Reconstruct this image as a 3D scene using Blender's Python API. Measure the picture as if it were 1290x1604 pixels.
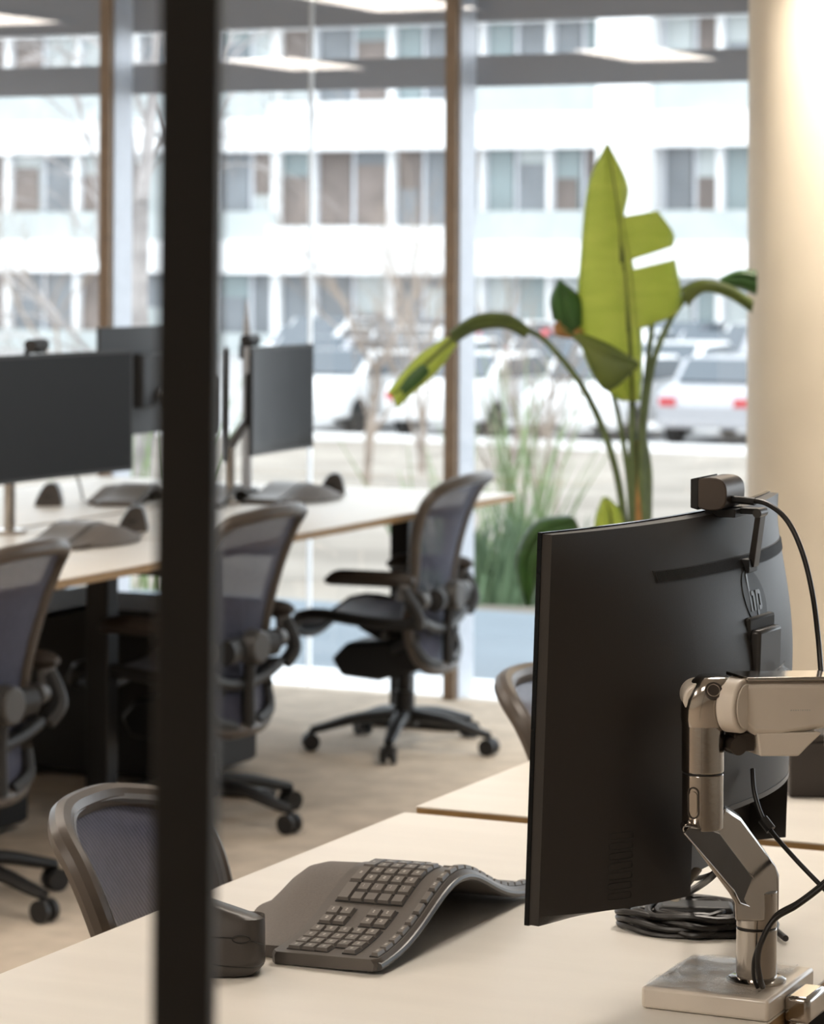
import bpy, math, random
from mathutils import Matrix, Vector
random.seed(7)
S = bpy.context.scene
for o in list(bpy.data.objects): bpy.data.objects.remove(o)
COL = S.collection
# ------------------------------------------------------------------ camera
F = 4600.0; HZ = 400.0; CX = 645.0; CAMH = 1.6; YAW = math.radians(25); ROLL = 0.0045
cd = bpy.data.cameras.new('camera'); cam = bpy.data.objects.new('camera', cd); COL.objects.link(cam)
cd.sensor_fit = 'HORIZONTAL'; cd.sensor_width = 24.0; cd.lens = 24.0 * F / 1290.0
cd.shift_y = -(802.0 - HZ) / 1290.0
cd.clip_start = 0.05; cd.clip_end = 500
cam.matrix_world = (Matrix.Translation((0, 0, CAMH)) @ Matrix.Rotation(YAW, 4, 'Z') @ Matrix.Rotation(math.pi/2, 4, 'X') @ Matrix.Rotation(ROLL, 4, 'Z'))
cd.dof.use_dof = True; cd.dof.focus_distance = 3.32; cd.dof.aperture_fstop = 7.2
S.camera = cam
# ------------------------------------------------------------------ sky, exposure
w = bpy.data.worlds.new('overcast'); S.world = w; w.use_nodes = True
bg = w.node_tree.nodes['Background']; bg.inputs[0].default_value = (0.88, 0.94, 1.0, 1); bg.inputs[1].default_value = 1.85
S.view_settings.view_transform = 'Standard'; S.view_settings.look = 'None'
S.view_settings.gamma = 1.0; S.view_settings.exposure = 0.95; S.view_settings.use_curve_mapping = False
PANEL_POWER = 9.5

def P(px, py, d):
    """point seen at (px, py) of the photograph at viewing depth d"""
    dx, dy = px - CX, py - HZ
    a = dx * math.cos(ROLL) + dy * math.sin(ROLL); b = -dx * math.sin(ROLL) + dy * math.cos(ROLL)
    x = a * d / F; z = CAMH - b * d / F
    c, s = math.cos(YAW), math.sin(YAW)
    return Vector((x * c - d * s, x * s + d * c, z))
def G(px, py, z):
    dx, dy = px - CX, py - HZ
    b = -dx * math.sin(ROLL) + dy * math.cos(ROLL)
    return P(px, py, F * (CAMH - z) / b)

# ------------------------------------------------------------------ materials
def mat(name, col, rough=0.5, metal=0.0, noise=0.0, nscale=20.0, bump=0.0, bscale=200.0, spec=0.5, emit=None, estr=0.0, alpha=1.0, coat=0.0, col2=None, stretch=None, wave=None):
    m = bpy.data.materials.new(name); m.use_nodes = True
    nt = m.node_tree; b = nt.nodes['Principled BSDF']
    b.inputs['Base Color'].default_value = (*col, 1); b.inputs['Roughness'].default_value = rough
    b.inputs['Metallic'].default_value = metal; b.inputs['Specular IOR Level'].default_value = spec
    b.inputs['Coat Weight'].default_value = coat; b.inputs['Coat Roughness'].default_value = 0.08
    if emit: b.inputs['Emission Color'].default_value = (*emit, 1); b.inputs['Emission Strength'].default_value = estr
    if alpha < 1: b.inputs['Alpha'].default_value = alpha
    tc = nt.nodes.new('ShaderNodeTexCoord'); mp = nt.nodes.new('ShaderNodeMapping')
    nt.links.new(tc.outputs['Object'], mp.inputs[0])
    if stretch: mp.inputs['Scale'].default_value = stretch
    if noise > 0 or col2:
        n = nt.nodes.new('ShaderNodeTexNoise'); n.inputs['Scale'].default_value = nscale; n.inputs['Detail'].default_value = 5
        nt.links.new(mp.outputs[0], n.inputs['Vector'])
        r = nt.nodes.new('ShaderNodeValToRGB'); nt.links.new(n.outputs['Fac'], r.inputs[0])
        c2 = col2 if col2 else tuple(c * (1 - noise) for c in col)
        c1 = col if col2 else tuple(min(1, c * (1 + noise * 0.5)) for c in col)
        r.color_ramp.elements[0].position = 0.35; r.color_ramp.elements[1].position = 0.68
        r.color_ramp.elements[0].color = (*c2, 1); r.color_ramp.elements[1].color = (*c1, 1)
        nt.links.new(r.outputs[0], b.inputs['Base Color'])
    if bump > 0:
        if wave:
            n2 = nt.nodes.new('ShaderNodeTexWave'); n2.inputs['Scale'].default_value = wave; n2.bands_direction = 'Z'
        else:
            n2 = nt.nodes.new('ShaderNodeTexNoise'); n2.inputs['Scale'].default_value = bscale
        nt.links.new(mp.outputs[0], n2.inputs['Vector'])
        bp = nt.nodes.new('ShaderNodeBump'); bp.inputs['Strength'].default_value = bump; bp.inputs['Distance'].default_value = 0.002
        nt.links.new(n2.outputs['Fac'], bp.inputs['Height']); nt.links.new(bp.outputs[0], b.inputs['Normal'])
    return m
def glassmat(name, tint, ior):
    m = bpy.data.materials.new(name); m.use_nodes = True; nt = m.node_tree; nt.nodes.clear()
    o = nt.nodes.new('ShaderNodeOutputMaterial'); mx = nt.nodes.new('ShaderNodeMixShader'); t = nt.nodes.new('ShaderNodeBsdfTransparent')
    g = nt.nodes.new('ShaderNodeBsdfGlossy'); f = nt.nodes.new('ShaderNodeFresnel'); f.inputs[0].default_value = ior
    t.inputs[0].default_value = (*tint, 1); g.inputs['Roughness'].default_value = 0.0
    nt.links.new(f.outputs[0], mx.inputs[0]); nt.links.new(t.outputs[0], mx.inputs[1]); nt.links.new(g.outputs[0], mx.inputs[2]); nt.links.new(mx.outputs[0], o.inputs[0])
    return m
def meshfabric(name, col, open_):
    """woven mesh: opaque dark threads with see-through gaps, ribbed"""
    m = mat(name, col, 0.75, noise=0.15, nscale=60); nt = m.node_tree; b = nt.nodes['Principled BSDF']
    tc = nt.nodes.new('ShaderNodeTexCoord'); wv = nt.nodes.new('ShaderNodeTexWave'); wv.bands_direction = 'DIAGONAL'
    wv.inputs['Scale'].default_value = 62; nt.links.new(tc.outputs['Object'], wv.inputs['Vector'])
    r = nt.nodes.new('ShaderNodeMapRange'); r.inputs['To Min'].default_value = 1 - open_ * 1.5; r.inputs['To Max'].default_value = 1 - open_ * 0.5
    nt.links.new(wv.outputs['Fac'], r.inputs['Value']); nt.links.new(r.outputs[0], b.inputs['Alpha'])
    bp = nt.nodes.new('ShaderNodeBump'); bp.inputs['Strength'].default_value = 0.5; bp.inputs['Distance'].default_value = 0.002
    nt.links.new(wv.outputs['Fac'], bp.inputs['Height']); nt.links.new(bp.outputs[0], b.inputs['Normal'])
    return m
M = {}
M['carpet'] = mat('carpet', (0.60, 0.52, 0.43), 0.95, noise=0.16, nscale=9, bump=0.6, bscale=260, spec=0.1)
M['paint'] = mat('wall_paint', (0.72, 0.69, 0.64), 0.8, noise=0.03, bump=0.05)
M['column'] = mat('column_paint', (0.77, 0.69, 0.575), 0.6, noise=0.03, nscale=6, bump=0.04)
M['ceil'] = mat('ceiling_tile', (0.62, 0.60, 0.57), 0.9, noise=0.04, bump=0.1)
M['lam'] = mat('desk_laminate', (0.82, 0.785, 0.725), 0.42, noise=0.03, nscale=3, stretch=(1, 6, 1), bump=0.02)
M['ply'] = mat('desk_edge_plywood', (0.36, 0.22, 0.09), 0.5, noise=0.25, nscale=30, stretch=(1, 1, 12))
M['bronze'] = mat('bronze_cap', (0.27, 0.20, 0.145), 0.45, 0.2, noise=0.1)
M['alu'] = mat('aluminium', (0.50, 0.52, 0.56), 0.45, 0.3, noise=0.05)
M['sill'] = mat('sill_stone', (0.92, 0.92, 0.92), 0.6, noise=0.03)
M['post'] = mat('dark_post', (0.006, 0.0046, 0.0036), 0.6, noise=0.1, bump=0.05)
M['black'] = mat('black_plastic', (0.012, 0.012, 0.013), 0.5, noise=0.1, bump=0.05)
M['blackm'] = mat('black_metal', (0.015, 0.015, 0.016), 0.45, 0.3, noise=0.1)
M['cab'] = mat('black_cabinet', (0.010, 0.010, 0.011), 0.6, noise=0.08)
M['frame'] = mat('graphite_frame', (0.075, 0.060, 0.050), 0.36, noise=0.1, bump=0.03)
M['mesh'] = meshfabric('blue_grey_mesh', (0.056, 0.060, 0.100), 0.12)
M['membrane'] = mat('seat_membrane', (0.06, 0.065, 0.09), 0.6, noise=0.12, bump=0.2)
M['pad'] = mat('arm_pad', (0.030, 0.022, 0.018), 0.55, noise=0.1)
M['dgrey'] = mat('dark_grey_plastic', (0.055, 0.053, 0.052), 0.45, noise=0.08)
M['grey'] = mat('grey_plastic', (0.14, 0.14, 0.145), 0.4, noise=0.08)
M['mon'] = mat('monitor_shell', (0.018, 0.0145, 0.0125), 0.45, noise=0.06, nscale=5, bump=0.12, bscale=900)
M['monlip'] = mat('monitor_trim', (0.045, 0.042, 0.040), 0.35, noise=0.05)
M['logo'] = mat('logo_disc', (0.004, 0.004, 0.004), 0.5, noise=0.05)
M['logol'] = mat('logo_letters', (0.05, 0.047, 0.045), 0.35, noise=0.05)
M['screen'] = mat('screen_glass', (0.004, 0.005, 0.006), 0.07, spec=0.18, noise=0.05)
M['screensat'] = mat('screen_matte', (0.006, 0.006, 0.007), 0.30, noise=0.05, spec=0.12)
M['chrome'] = mat('polished_alloy', (0.43, 0.395, 0.36), 0.13, 1.0, noise=0.08, nscale=12, bump=0.02)
M['chromed'] = mat('alloy_dark_inset', (0.055, 0.045, 0.038), 0.35, 0.4, noise=0.15)
M['white'] = mat('white_arm_plastic', (0.72, 0.65, 0.57), 0.28, noise=0.03, coat=0.3)
M['film'] = None
M['kb'] = mat('keyboard_body', (0.105, 0.092, 0.082), 0.42, noise=0.06, bump=0.05)
M['palm'] = mat('palm_rest', (0.15, 0.132, 0.118), 0.75, noise=0.10, nscale=400, bump=0.3, bscale=1500)
M['key'] = mat('key_cap', (0.155, 0.140, 0.128), 0.40, noise=0.05)
M['keyb'] = mat('key_well', (0.012, 0.011, 0.010), 0.6, noise=0.05)
M['legend'] = mat('key_legend', (0.55, 0.52, 0.48), 0.5, noise=0.05)
M['mouse'] = mat('mouse_shell', (0.055, 0.047, 0.042), 0.42, noise=0.06, bump=0.05)
M['cable'] = mat('cable_rubber', (0.012, 0.010, 0.009), 0.38, noise=0.1)
M['cablew'] = mat('cable_clear_wrap', (0.55, 0.50, 0.43), 0.15, noise=0.2, nscale=60)
M['leaf'] = mat('leaf_bright', (0.64, 0.74, 0.17), 0.45, col2=(0.54, 0.66, 0.13), nscale=7, stretch=(1, 1, 4))
M['leafd'] = mat('leaf_dark', (0.05, 0.14, 0.03), 0.4, noise=0.3, nscale=9)
M['leafo'] = mat('leaf_olive', (0.16, 0.21, 0.035), 0.5, col2=(0.07, 0.11, 0.03), nscale=7)
M['stem'] = mat('plant_stem', (0.12, 0.17, 0.07), 0.5, noise=0.3, nscale=14)
M['sheath'] = mat('dry_sheath', (0.42, 0.22, 0.07), 0.7, noise=0.4, nscale=18)
M['pot'] = mat('planter_glaze', (0.55, 0.52, 0.48), 0.5, noise=0.06)
M['soil'] = mat('potting_soil', (0.05, 0.032, 0.02), 0.95, noise=0.4, nscale=60, bump=0.8)
for k in ('leaf', 'leafd', 'leafo'):   # light shows through thin leaves
    nt = M[k].node_tree; b = nt.nodes['Principled BSDF']; out = nt.nodes['Material Output']
    tr = nt.nodes.new('ShaderNodeBsdfTranslucent'); mx = nt.nodes.new('ShaderNodeMixShader'); mx.inputs[0].default_value = 0.45 if k == 'leaf' else 0.25
    src = b.inputs['Base Color'].links[0].from_socket
    nt.links.new(src, tr.inputs[0]); nt.links.new(b.outputs[0], mx.inputs[1]); nt.links.new(tr.outputs[0], mx.inputs[2]); nt.links.new(mx.outputs[0], out.inputs[0])
M['glass'] = glassmat('window_glass', (0.97, 0.985, 0.98), 1.95)
M['bwhite'] = mat('facade_white', (0.88, 0.88, 0.88), 0.8, noise=0.02, nscale=0.4)
M['bmull'] = mat('facade_mullion', (0.62, 0.64, 0.68), 0.6, noise=0.03)
M['pteal'] = mat('pane_teal', (0.24, 0.30, 0.31), 0.3, noise=0.15, nscale=0.5)
M['ppale'] = mat('pane_pale', (0.46, 0.50, 0.50), 0.3, noise=0.10, nscale=0.7)
M['pgrey'] = mat('pane_grey', (0.19, 0.21, 0.23), 0.3, noise=0.2, nscale=0.6)
M['pbrown'] = mat('pane_blind', (0.20, 0.165, 0.15), 0.5, noise=0.3, nscale=0.8)
M['shade'] = mat('sunshade_grey', (0.30, 0.30, 0.315), 0.6, noise=0.04, nscale=2)
M['deck'] = mat('deck_slab', (0.16, 0.20, 0.235), 0.7, noise=0.08, nscale=2, bump=0.1)
M['gravel'] = mat('gravel_bank', (0.33, 0.295, 0.25), 0.95, col2=(0.20, 0.175, 0.145), nscale=0.8, bump=0.5, bscale=15)
M['asph'] = mat('parking_asphalt', (0.42, 0.42, 0.42), 0.9, noise=0.12, nscale=0.3)
M['bark'] = mat('pale_bark', (0.34, 0.28, 0.235), 0.9, noise=0.3, nscale=5)
M['birch'] = mat('birch_bark', (0.42, 0.39, 0.38), 0.9, noise=0.4, nscale=6)
M['reed'] = mat('reed_green', (0.26, 0.36, 0.17), 0.6, noise=0.3, nscale=4)
M['shrub'] = mat('shrub_green', (0.14, 0.22, 0.12), 0.7, noise=0.4, nscale=4)
M['cwhite'] = mat('car_white', (0.80, 0.80, 0.80), 0.3, noise=0.02, coat=0.5)
M['cgrey'] = mat('car_silver', (0.42, 0.43, 0.46), 0.3, 0.3, noise=0.03)
M['cred'] = mat('car_red', (0.45, 0.04, 0.05), 0.3, noise=0.03)
M['cdark'] = mat('car_dark', (0.07, 0.08, 0.10), 0.3, noise=0.03)
M['cglass'] = mat('car_glass', (0.07, 0.09, 0.11), 0.1, noise=0.03)
M['tyre'] = mat('tyre', (0.02, 0.02, 0.02), 0.8, noise=0.1)
M['emit'] = mat('light_diffuser', (0.9, 0.9, 0.9), 0.5, noise=0.01, emit=(1.0, 0.90, 0.79), estr=PANEL_POWER)
M['camshell'] = mat('webcam_shell', (0.085, 0.068, 0.058), 0.38, 0.3, noise=0.05)
M['box'] = mat('dark_box_card', (0.035, 0.027, 0.023), 0.55, noise=0.1)
M['glow'] = mat('downlight_glass', (0.9, 0.9, 0.9), 0.4, noise=0.01, emit=(1.0, 0.85, 0.62), estr=12)
fm = bpy.data.materials.new('clear_film'); fm.use_nodes = True; nt = fm.node_tree; nt.nodes.clear()
_o = nt.nodes.new('ShaderNodeOutputMaterial'); _m = nt.nodes.new('ShaderNodeMixShader'); _t = nt.nodes.new('ShaderNodeBsdfTransparent'); _g = nt.nodes.new('ShaderNodeBsdfGlossy'); _f = nt.nodes.new('ShaderNodeLayerWeight')
_f.inputs[0].default_value = 0.12; _g.inputs['Roughness'].default_value = 0.08
_n = nt.nodes.new('ShaderNodeTexNoise'); _n.inputs['Scale'].default_value = 22; _b = nt.nodes.new('ShaderNodeBump'); _b.inputs['Distance'].default_value = 0.01; _b.inputs['Strength'].default_value = 0.6
nt.links.new(_n.outputs['Fac'], _b.inputs['Height']); nt.links.new(_b.outputs[0], _g.inputs['Normal']); nt.links.new(_b.outputs[0], _f.inputs['Normal'])
nt.links.new(_f.outputs['Fresnel'], _m.inputs[0]); nt.links.new(_t.outputs[0], _m.inputs[1]); nt.links.new(_g.outputs[0], _m.inputs[2]); nt.links.new(_m.outputs[0], _o.inputs[0])
M['film'] = fm

# ------------------------------------------------------------------ mesh helpers
class MB:
    def __init__(s): s.v = []; s.f = []
    def add(s, vs, fs):
        o = len(s.v); s.v += [tuple(v) for v in vs]; s.f += [tuple(i + o for i in f) for f in fs]; return s
    def box(s, a, b):
        x0, y0, z0 = a; x1, y1, z1 = b
        return s.add([(x0,y0,z0),(x1,y0,z0),(x1,y1,z0),(x0,y1,z0),(x0,y0,z1),(x1,y0,z1),(x1,y1,z1),(x0,y1,z1)],
                     [(0,3,2,1),(4,5,6,7),(0,1,5,4),(1,2,6,5),(2,3,7,6),(3,0,4,7)])
    def obox(s, mtx, sx, sy, sz):
        vs = [mtx @ Vector((x*sx/2, y*sy/2, z*sz/2)) for x, y, z in ((-1,-1,-1),(1,-1,-1),(1,1,-1),(-1,1,-1),(-1,-1,1),(1,-1,1),(1,1,1),(-1,1,1))]
        return s.add(vs, [(0,3,2,1),(4,5,6,7),(0,1,5,4),(1,2,6,5),(2,3,7,6),(3,0,4,7)])
    def rings(s, rr, cap=True, close=True):
        n = len(rr[0]); vs = [p for r in rr for p in r]; fs = []
        for i in range(len(rr) - 1):
            for j in range(n if close else n - 1):
                k = (j + 1) % n; fs.append((i*n+j, i*n+k, (i+1)*n+k, (i+1)*n+j))
        if cap: fs.append(tuple(reversed(range(n)))); fs.append(tuple((len(rr)-1)*n + j for j in range(n)))
        return s.add(vs, fs)
    def tube(s, pts, r, n=10, loop=False, flat=1.0, up=None, cap=True):
        pts = [Vector(p) for p in pts]; m = len(pts); rs = r if isinstance(r, (list, tuple)) else [r] * m
        T = []
        for i in range(m):
            if loop: t = pts[(i+1) % m] - pts[i-1]
            else: t = pts[min(i+1, m-1)] - pts[max(i-1, 0)]
            T.append(t.normalized())
        nrm = Vector(up) if up else (Vector((0,0,1)) if abs(T[0].z) < 0.9 else Vector((1,0,0)))
        rr = []
        for i in range(m):
            if up: nrm = Vector(up)
            nrm = (nrm - T[i] * nrm.dot(T[i])).normalized(); bi = T[i].cross(nrm)
            rr.append([pts[i] + nrm * math.cos(a) * rs[i] * flat + bi * math.sin(a) * rs[i] for a in (2*math.pi*k/n for k in range(n))])
        if loop:
            rr.append(rr[0]); return s.rings(rr, False)
        return s.rings(rr, cap)
    def cyl(s, a, b, r, n=20, r2=None): return s.tube([a, b], [r, r2 if r2 is not None else r], n)
    def lathe(s, prof, c=(0,0,0), n=28):
        c = Vector(c); rr = [[c + Vector((math.cos(a)*r, math.sin(a)*r, z)) for a in (2*math.pi*k/n for k in range(n))] for r, z in prof]
        return s.rings(rr, True)
    def ball(s, c, r, n=10, sq=(1,1,1)):
        c = Vector(c); rr = []
        for i in range(1, n):
            t = math.pi * i / n
            rr.append([c + Vector((math.sin(t)*math.cos(a)*r*sq[0], math.sin(t)*math.sin(a)*r*sq[1], -math.cos(t)*r*sq[2])) for a in (2*math.pi*k/(2*n) for k in range(2*n))])
        return s.rings(rr, True)
    def grid(s, fn, nu, nv):
        vs = [fn(i/nu, j/nv) for i in range(nu+1) for j in range(nv+1)]
        fs = [(i*(nv+1)+j, (i+1)*(nv+1)+j, (i+1)*(nv+1)+j+1, i*(nv+1)+j+1) for i in range(nu) for j in range(nv)]
        return s.add(vs, fs)
    def prism(s, poly, a, b, fn=lambda p, q, t: (p, q, t)):
        """extrude 2-D polygon between a and b; fn maps (p,q,t)->xyz"""
        return s.rings([[fn(p, q, a) for p, q in poly], [fn(p, q, b) for p, q in poly]], True)
    def build(s, name, m, parent=None, smooth=35, bevel=0, segs=2, solid=0):
        me = bpy.data.meshes.new(name); me.from_pydata([tuple(v) for v in s.v], [], s.f); me.validate(); me.update()
        import bmesh
        bm = bmesh.new(); bm.from_mesh(me); bmesh.ops.remove_doubles(bm, verts=bm.verts, dist=1e-6); bmesh.ops.recalc_face_normals(bm, faces=bm.faces); bm.to_mesh(me); bm.free()
        if smooth: me.shade_smooth(); me.set_sharp_from_angle(angle=math.radians(smooth))
        me.materials.append(M[m]); o = bpy.data.objects.new(name, me); COL.objects.link(o)
        if parent: o.parent = parent
        if solid: q = o.modifiers.new('solid', 'SOLIDIFY'); q.thickness = solid; q.offset = 0
        if bevel: q = o.modifiers.new('bevel', 'BEVEL'); q.width = bevel; q.segments = segs; q.limit_method = 'ANGLE'
        return o
def tag(o, label, cat, group=None, kind=None):
    if label: o['label'] = label
    if cat: o['category'] = cat
    if group: o['group'] = group
    if kind: o['kind'] = kind
    return o
def thing(name, label, cat, loc=(0,0,0), rz=0.0, group=None, ry=0.0):
    o = bpy.data.objects.new(name, None); COL.objects.link(o); o.empty_display_size = 0.1
    o.location = loc; o.rotation_euler = (0, ry, rz); return tag(o, label, cat, group)
def struct(name, mb, m, **k):
    o = mb.build(name, m, **k); o['kind'] = 'structure'; return o
def copy_tree(o, parent=None):
    c = o.copy(); COL.objects.link(c); c.parent = parent
    for ch in kids[o.name]: copy_tree(ch, c)
    return c
kids = {}
def index(o):
    kids[o.name] = [c for c in bpy.data.objects if c.parent == o]
    for c in kids[o.name]: index(c)
def smooth_path(pts, n=8, closed=False):
    pts = [Vector(p) for p in pts]; out = []; m = len(pts)
    for i in range(m if closed else m - 1):
        if closed: a, b, c, d = pts[i-1], pts[i], pts[(i+1) % m], pts[(i+2) % m]
        else: a, b, c, d = pts[max(i-1,0)], pts[i], pts[i+1], pts[min(i+2,m-1)]
        for k in range(n):
            t = k / n
            out.append(0.5*((2*b)+(c-a)*t+(2*a-5*b+4*c-d)*t*t+(3*b-a-3*c+d)*t**3))
    if not closed: out.append(pts[-1])
    return out
def interp(tab, x):
    for (a, p), (b, q) in zip(tab, tab[1:]):
        if x <= b: t = (x-a)/(b-a); t = max(0, min(1, t)); return p + (q-p)*t
    return tab[-1][1]
def sstep(t): t = max(0, min(1, t)); return t*t*(3-2*t)

# ------------------------------------------------------------------ room shell
WY = 9.67                       # plane of the window glass
struct('floor', MB().box((-12, -3, -0.1), (4, WY+0.06, 0)), 'carpet')
struct('ceiling', MB().box((-12, -3, 3.0), (4, WY+0.06, 3.1)), 'ceil')
struct('wall_back', MB().box((-12, -3.12, 0), (4, -3, 3.0)), 'paint')
struct('wall_left', MB().box((-12.12, -3, 0), (-12, WY+0.06, 3.0)), 'paint')
struct('wall_right', MB().box((4, -3, 0), (4.12, WY+0.06, 3.0)), 'paint')
struct('trim_sill', MB().box((-12, WY+0.06, -0.1), (4, WY+0.50, 0.0)), 'sill')
mx = [-4.35 + 1.445 * i for i in range(-5, 6)]
for i, (a, b) in enumerate(zip(mx, mx[1:])):
    mb = MB().box((a-0.010, WY-0.005, 0), (a+0.035, WY+0.13, 3.0))
    wn = mb.build('window_%d' % (i+1), 'alu'); wn['kind'] = 'structure'
    MB().box((a-0.016, WY-0.030, 0), (a+0.028, WY-0.005, 3.0)).build('mullion_cap', 'bronze', wn)
    MB().add([(a+0.035, WY, 0), (b-0.01, WY, 0), (b-0.01, WY, 3.0), (a+0.035, WY, 3.0)], [(0,1,2,3)]).build('pane', 'glass', wn)
p = G(363, 1110, 0); gx = p.x
t = struct('trim_glazing_bar', MB().box((gx, WY+0.02, 0), (gx+0.012, WY+0.035, 3.0)), 'sill')
# grey sunshade blades hung outside the glass
struct('trim_sunshade', MB().box((-12, WY+0.20, 2.222), (4, WY+0.26, 2.335)), 'shade')
struct('trim_sunshade_upper', MB().box((-12, WY+0.20, 2.462), (4, WY+0.26, 3.0)), 'shade')
# dark partition post close to the camera
pt, pb = P(300, -40, 1.3), P(286, 1640, 1.3)
o = struct('trim_partition_post', MB().box((-0.0130, -0.02, -0.0), (0.0130, 0.02, 3.0)), 'post', bevel=0.001)
o.location = (P(292, 800, 1.3).x-0.0055*math.cos(YAW), P(292, 800, 1.3).y-0.0055*math.sin(YAW), 0); o.rotation_euler = (0, math.radians(0.25), YAW)
# ------------------------------------------------------------------ ceiling panel lights
def panel(x, y, label):
    t = thing('ceiling_light', label, 'ceiling light', (x, y, 3.0), 0, 'square ceiling light panels')
    MB().box((-0.36,-0.66,-0.03), (0.36,-0.62,0)).box((-0.36,0.62,-0.03),(0.36,0.66,0)).box((-0.36,-0.62,-0.03),(-0.32,0.62,0)).box((0.32,-0.62,-0.03),(0.36,0.62,0)).build('frame', 'alu', t)
    MB().box((-0.32,-0.62,-0.022), (0.32,0.62,-0.004)).build('diffuser', 'emit', t)
PL = {(-6.9, 0): 'ceiling light panel reflected in the window glass above the plant', (-6.9, 1): 'ceiling light panel reflected at the top of the glass left of the mullion',
      (-9.6, 0): 'ceiling light panel reflected in the glass just right of the dark post', (-9.6, 1): 'ceiling light panel reflected in the glass at the top left corner'}
for x in (-1.5, -4.2, -6.9, -9.6):
    for k, y in enumerate((0.55, 5.0)):
        panel(x - (0.12 if k == 0 else -0.03), y, PL.get((x, k), 'ceiling light panel overhead, out of the picture and not reflected'))

# ------------------------------------------------------------------ round column
cx_, cy_ = -2.544, 8.744
t = thing('column', 'round warm beige column at the right edge in front of the windows', 'column', (cx_, cy_, 0)); t['kind'] = 'structure'
MB().lathe([(0.36,0),(0.36,3.0)], n=96).build('shaft', 'column', t)
MB().lathe([(0.368,0),(0.368,0.09),(0.36,0.095)], n=64).build('base_ring', 'alu', t)
# warm ceiling spotlight that washes the column
sx, sy = -2.30, 8.02
t = thing('ceiling_spotlight', 'small warm ceiling spotlight washing the round beige column', 'spotlight', (sx, sy, 3.0))
MB().lathe([(0.05,-0.10),(0.05,0.0)], n=20).build('can', 'alu', t); MB().lathe([(0.042,-0.104),(0.042,-0.099)], n=20).build('lens', 'glow', t)
ld = bpy.data.lights.new('spot_beam', 'SPOT'); ld.energy = 120; ld.color = (1, 0.90, 0.76); ld.spot_size = math.radians(75); ld.spot_blend = 0.9; ld.shadow_soft_size = 0.05
lo = bpy.data.objects.new('spot_beam', ld); COL.objects.link(lo); lo.location = (0, 0, -0.12); lo.parent = t
lo.rotation_euler = Vector((-0.15, 0.4, -0.95)).to_track_quat('-Z', 'Y').to_euler()

# ------------------------------------------------------------------ desks
def desk(name, label, x0, x1, y0, y1, z, grp, legs=True, cat='desk'):
    t = thing(name, label, cat, ((x0+x1)/2, (y0+y1)/2, 0), 0, grp)
    hx, hy = (x1-x0)/2, (y1-y0)/2; th = 0.024
    MB().box((-hx,-hy,z-0.003), (hx,hy,z)).build('laminate_top', 'lam', t, bevel=0.0008)
    MB().box((-hx+0.0006,-hy+0.0006,z-th), (hx-0.0006,hy-0.0006,z-0.003)).build('plywood_core', 'ply', t)
    if legs:
        for sy_ in (-1, 1):
            yy = sy_*(hy-0.30); o_ = 0.115
            lg = MB().box((o_-0.035, yy-0.03, 0.03), (o_+0.035, yy+0.03, z-th-0.04)).build('leg', 'blackm', t, bevel=0.004)
            MB().box((o_-0.14, yy-0.035, 0), (o_+0.22, yy+0.035, 0.03)).build('foot', 'blackm', lg, bevel=0.004)
            MB().box((-hx+0.06, yy-0.025, z-th-0.04), (hx-0.06, yy+0.025, z-th)).build('bracket', 'blackm', lg)
        MB().box((0.06,-hy+0.27,z-th-0.05), (0.12,hy-0.27,z-th-0.01)).build('crossbeam', 'blackm', t)
    return t
DZ = 0.75
desk('office_desk', 'pale laminate desk in the foreground carrying the curved black monitor and keyboard', -1.902, -1.017, 2.62, 4.06, DZ, 'near row of desks')
desk('office_desk', 'pale laminate desk directly behind the foreground desk, its plywood edge showing at the seam', -1.902, -1.017, 4.103, 5.54, DZ+0.002, 'near row of desks')
BZ = 0.78
desk('bench_desk', 'white far desk with the vertical mouse, its corner nearest the windows', -4.755, -3.955, 7.36, 9.33, BZ, 'far bench of desks')
desk('bench_desk', 'far desk at the left edge under the large dark monitor', -4.755, -3.925, 5.35, 7.335, BZ, 'far bench of desks')
desk('bench_desk', 'far-side desk of the bench, half hidden by the dark post, nearest the windows', -5.60, -4.785, 7.36, 9.33, BZ, 'far bench of desks')
desk('bench_desk', 'far-side desk of the bench at the left edge behind the large monitor', -5.60, -4.785, 5.35, 7.335, BZ, 'far bench of desks')
def cabinet(label, x0, x1, y0, y1, h):
    t = thing('pedestal_cabinet', label, 'cabinet', ((x0+x1)/2, (y0+y1)/2, 0), 0, 'black cabinets under the bench')
    hx, hy = (x1-x0)/2, (y1-y0)/2
    MB().box((-hx,-hy,0.02), (hx,hy,h)).build('body', 'cab', t, bevel=0.004)
    for k in range(3):
        z0 = 0.03 + k*(h-0.04)/3; z1 = z0 + (h-0.04)/3 - 0.008
        d = MB().box((hx,-hy+0.008,z0), (hx+0.014,hy-0.008,z1)).build('drawer', 'cab', t, bevel=0.002)
        MB().box((hx+0.014,-0.06,z1-0.03), (hx+0.026,0.06,z1-0.02)).build('handle', 'blackm', d)
cabinet('wide black cabinet on the floor under the bench behind the dark post', -5.45, -4.33, 7.70, 8.13, 0.52)
cabinet('black cabinet on the floor at the left edge beside the leftmost chair', -5.3, -4.42, 6.55, 6.95, 0.50)
tag(MB().box((-4.80,6.1,0.53),(-4.62,7.7,0.545)).box((-4.80,6.1,0.53),(-4.79,7.7,0.60)).box((-4.63,6.1,0.53),(-4.62,7.7,0.60)).build('cable_tray', 'grey'), 'grey metal cable tray hung under the far bench left of the post', 'cable tray')

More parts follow.
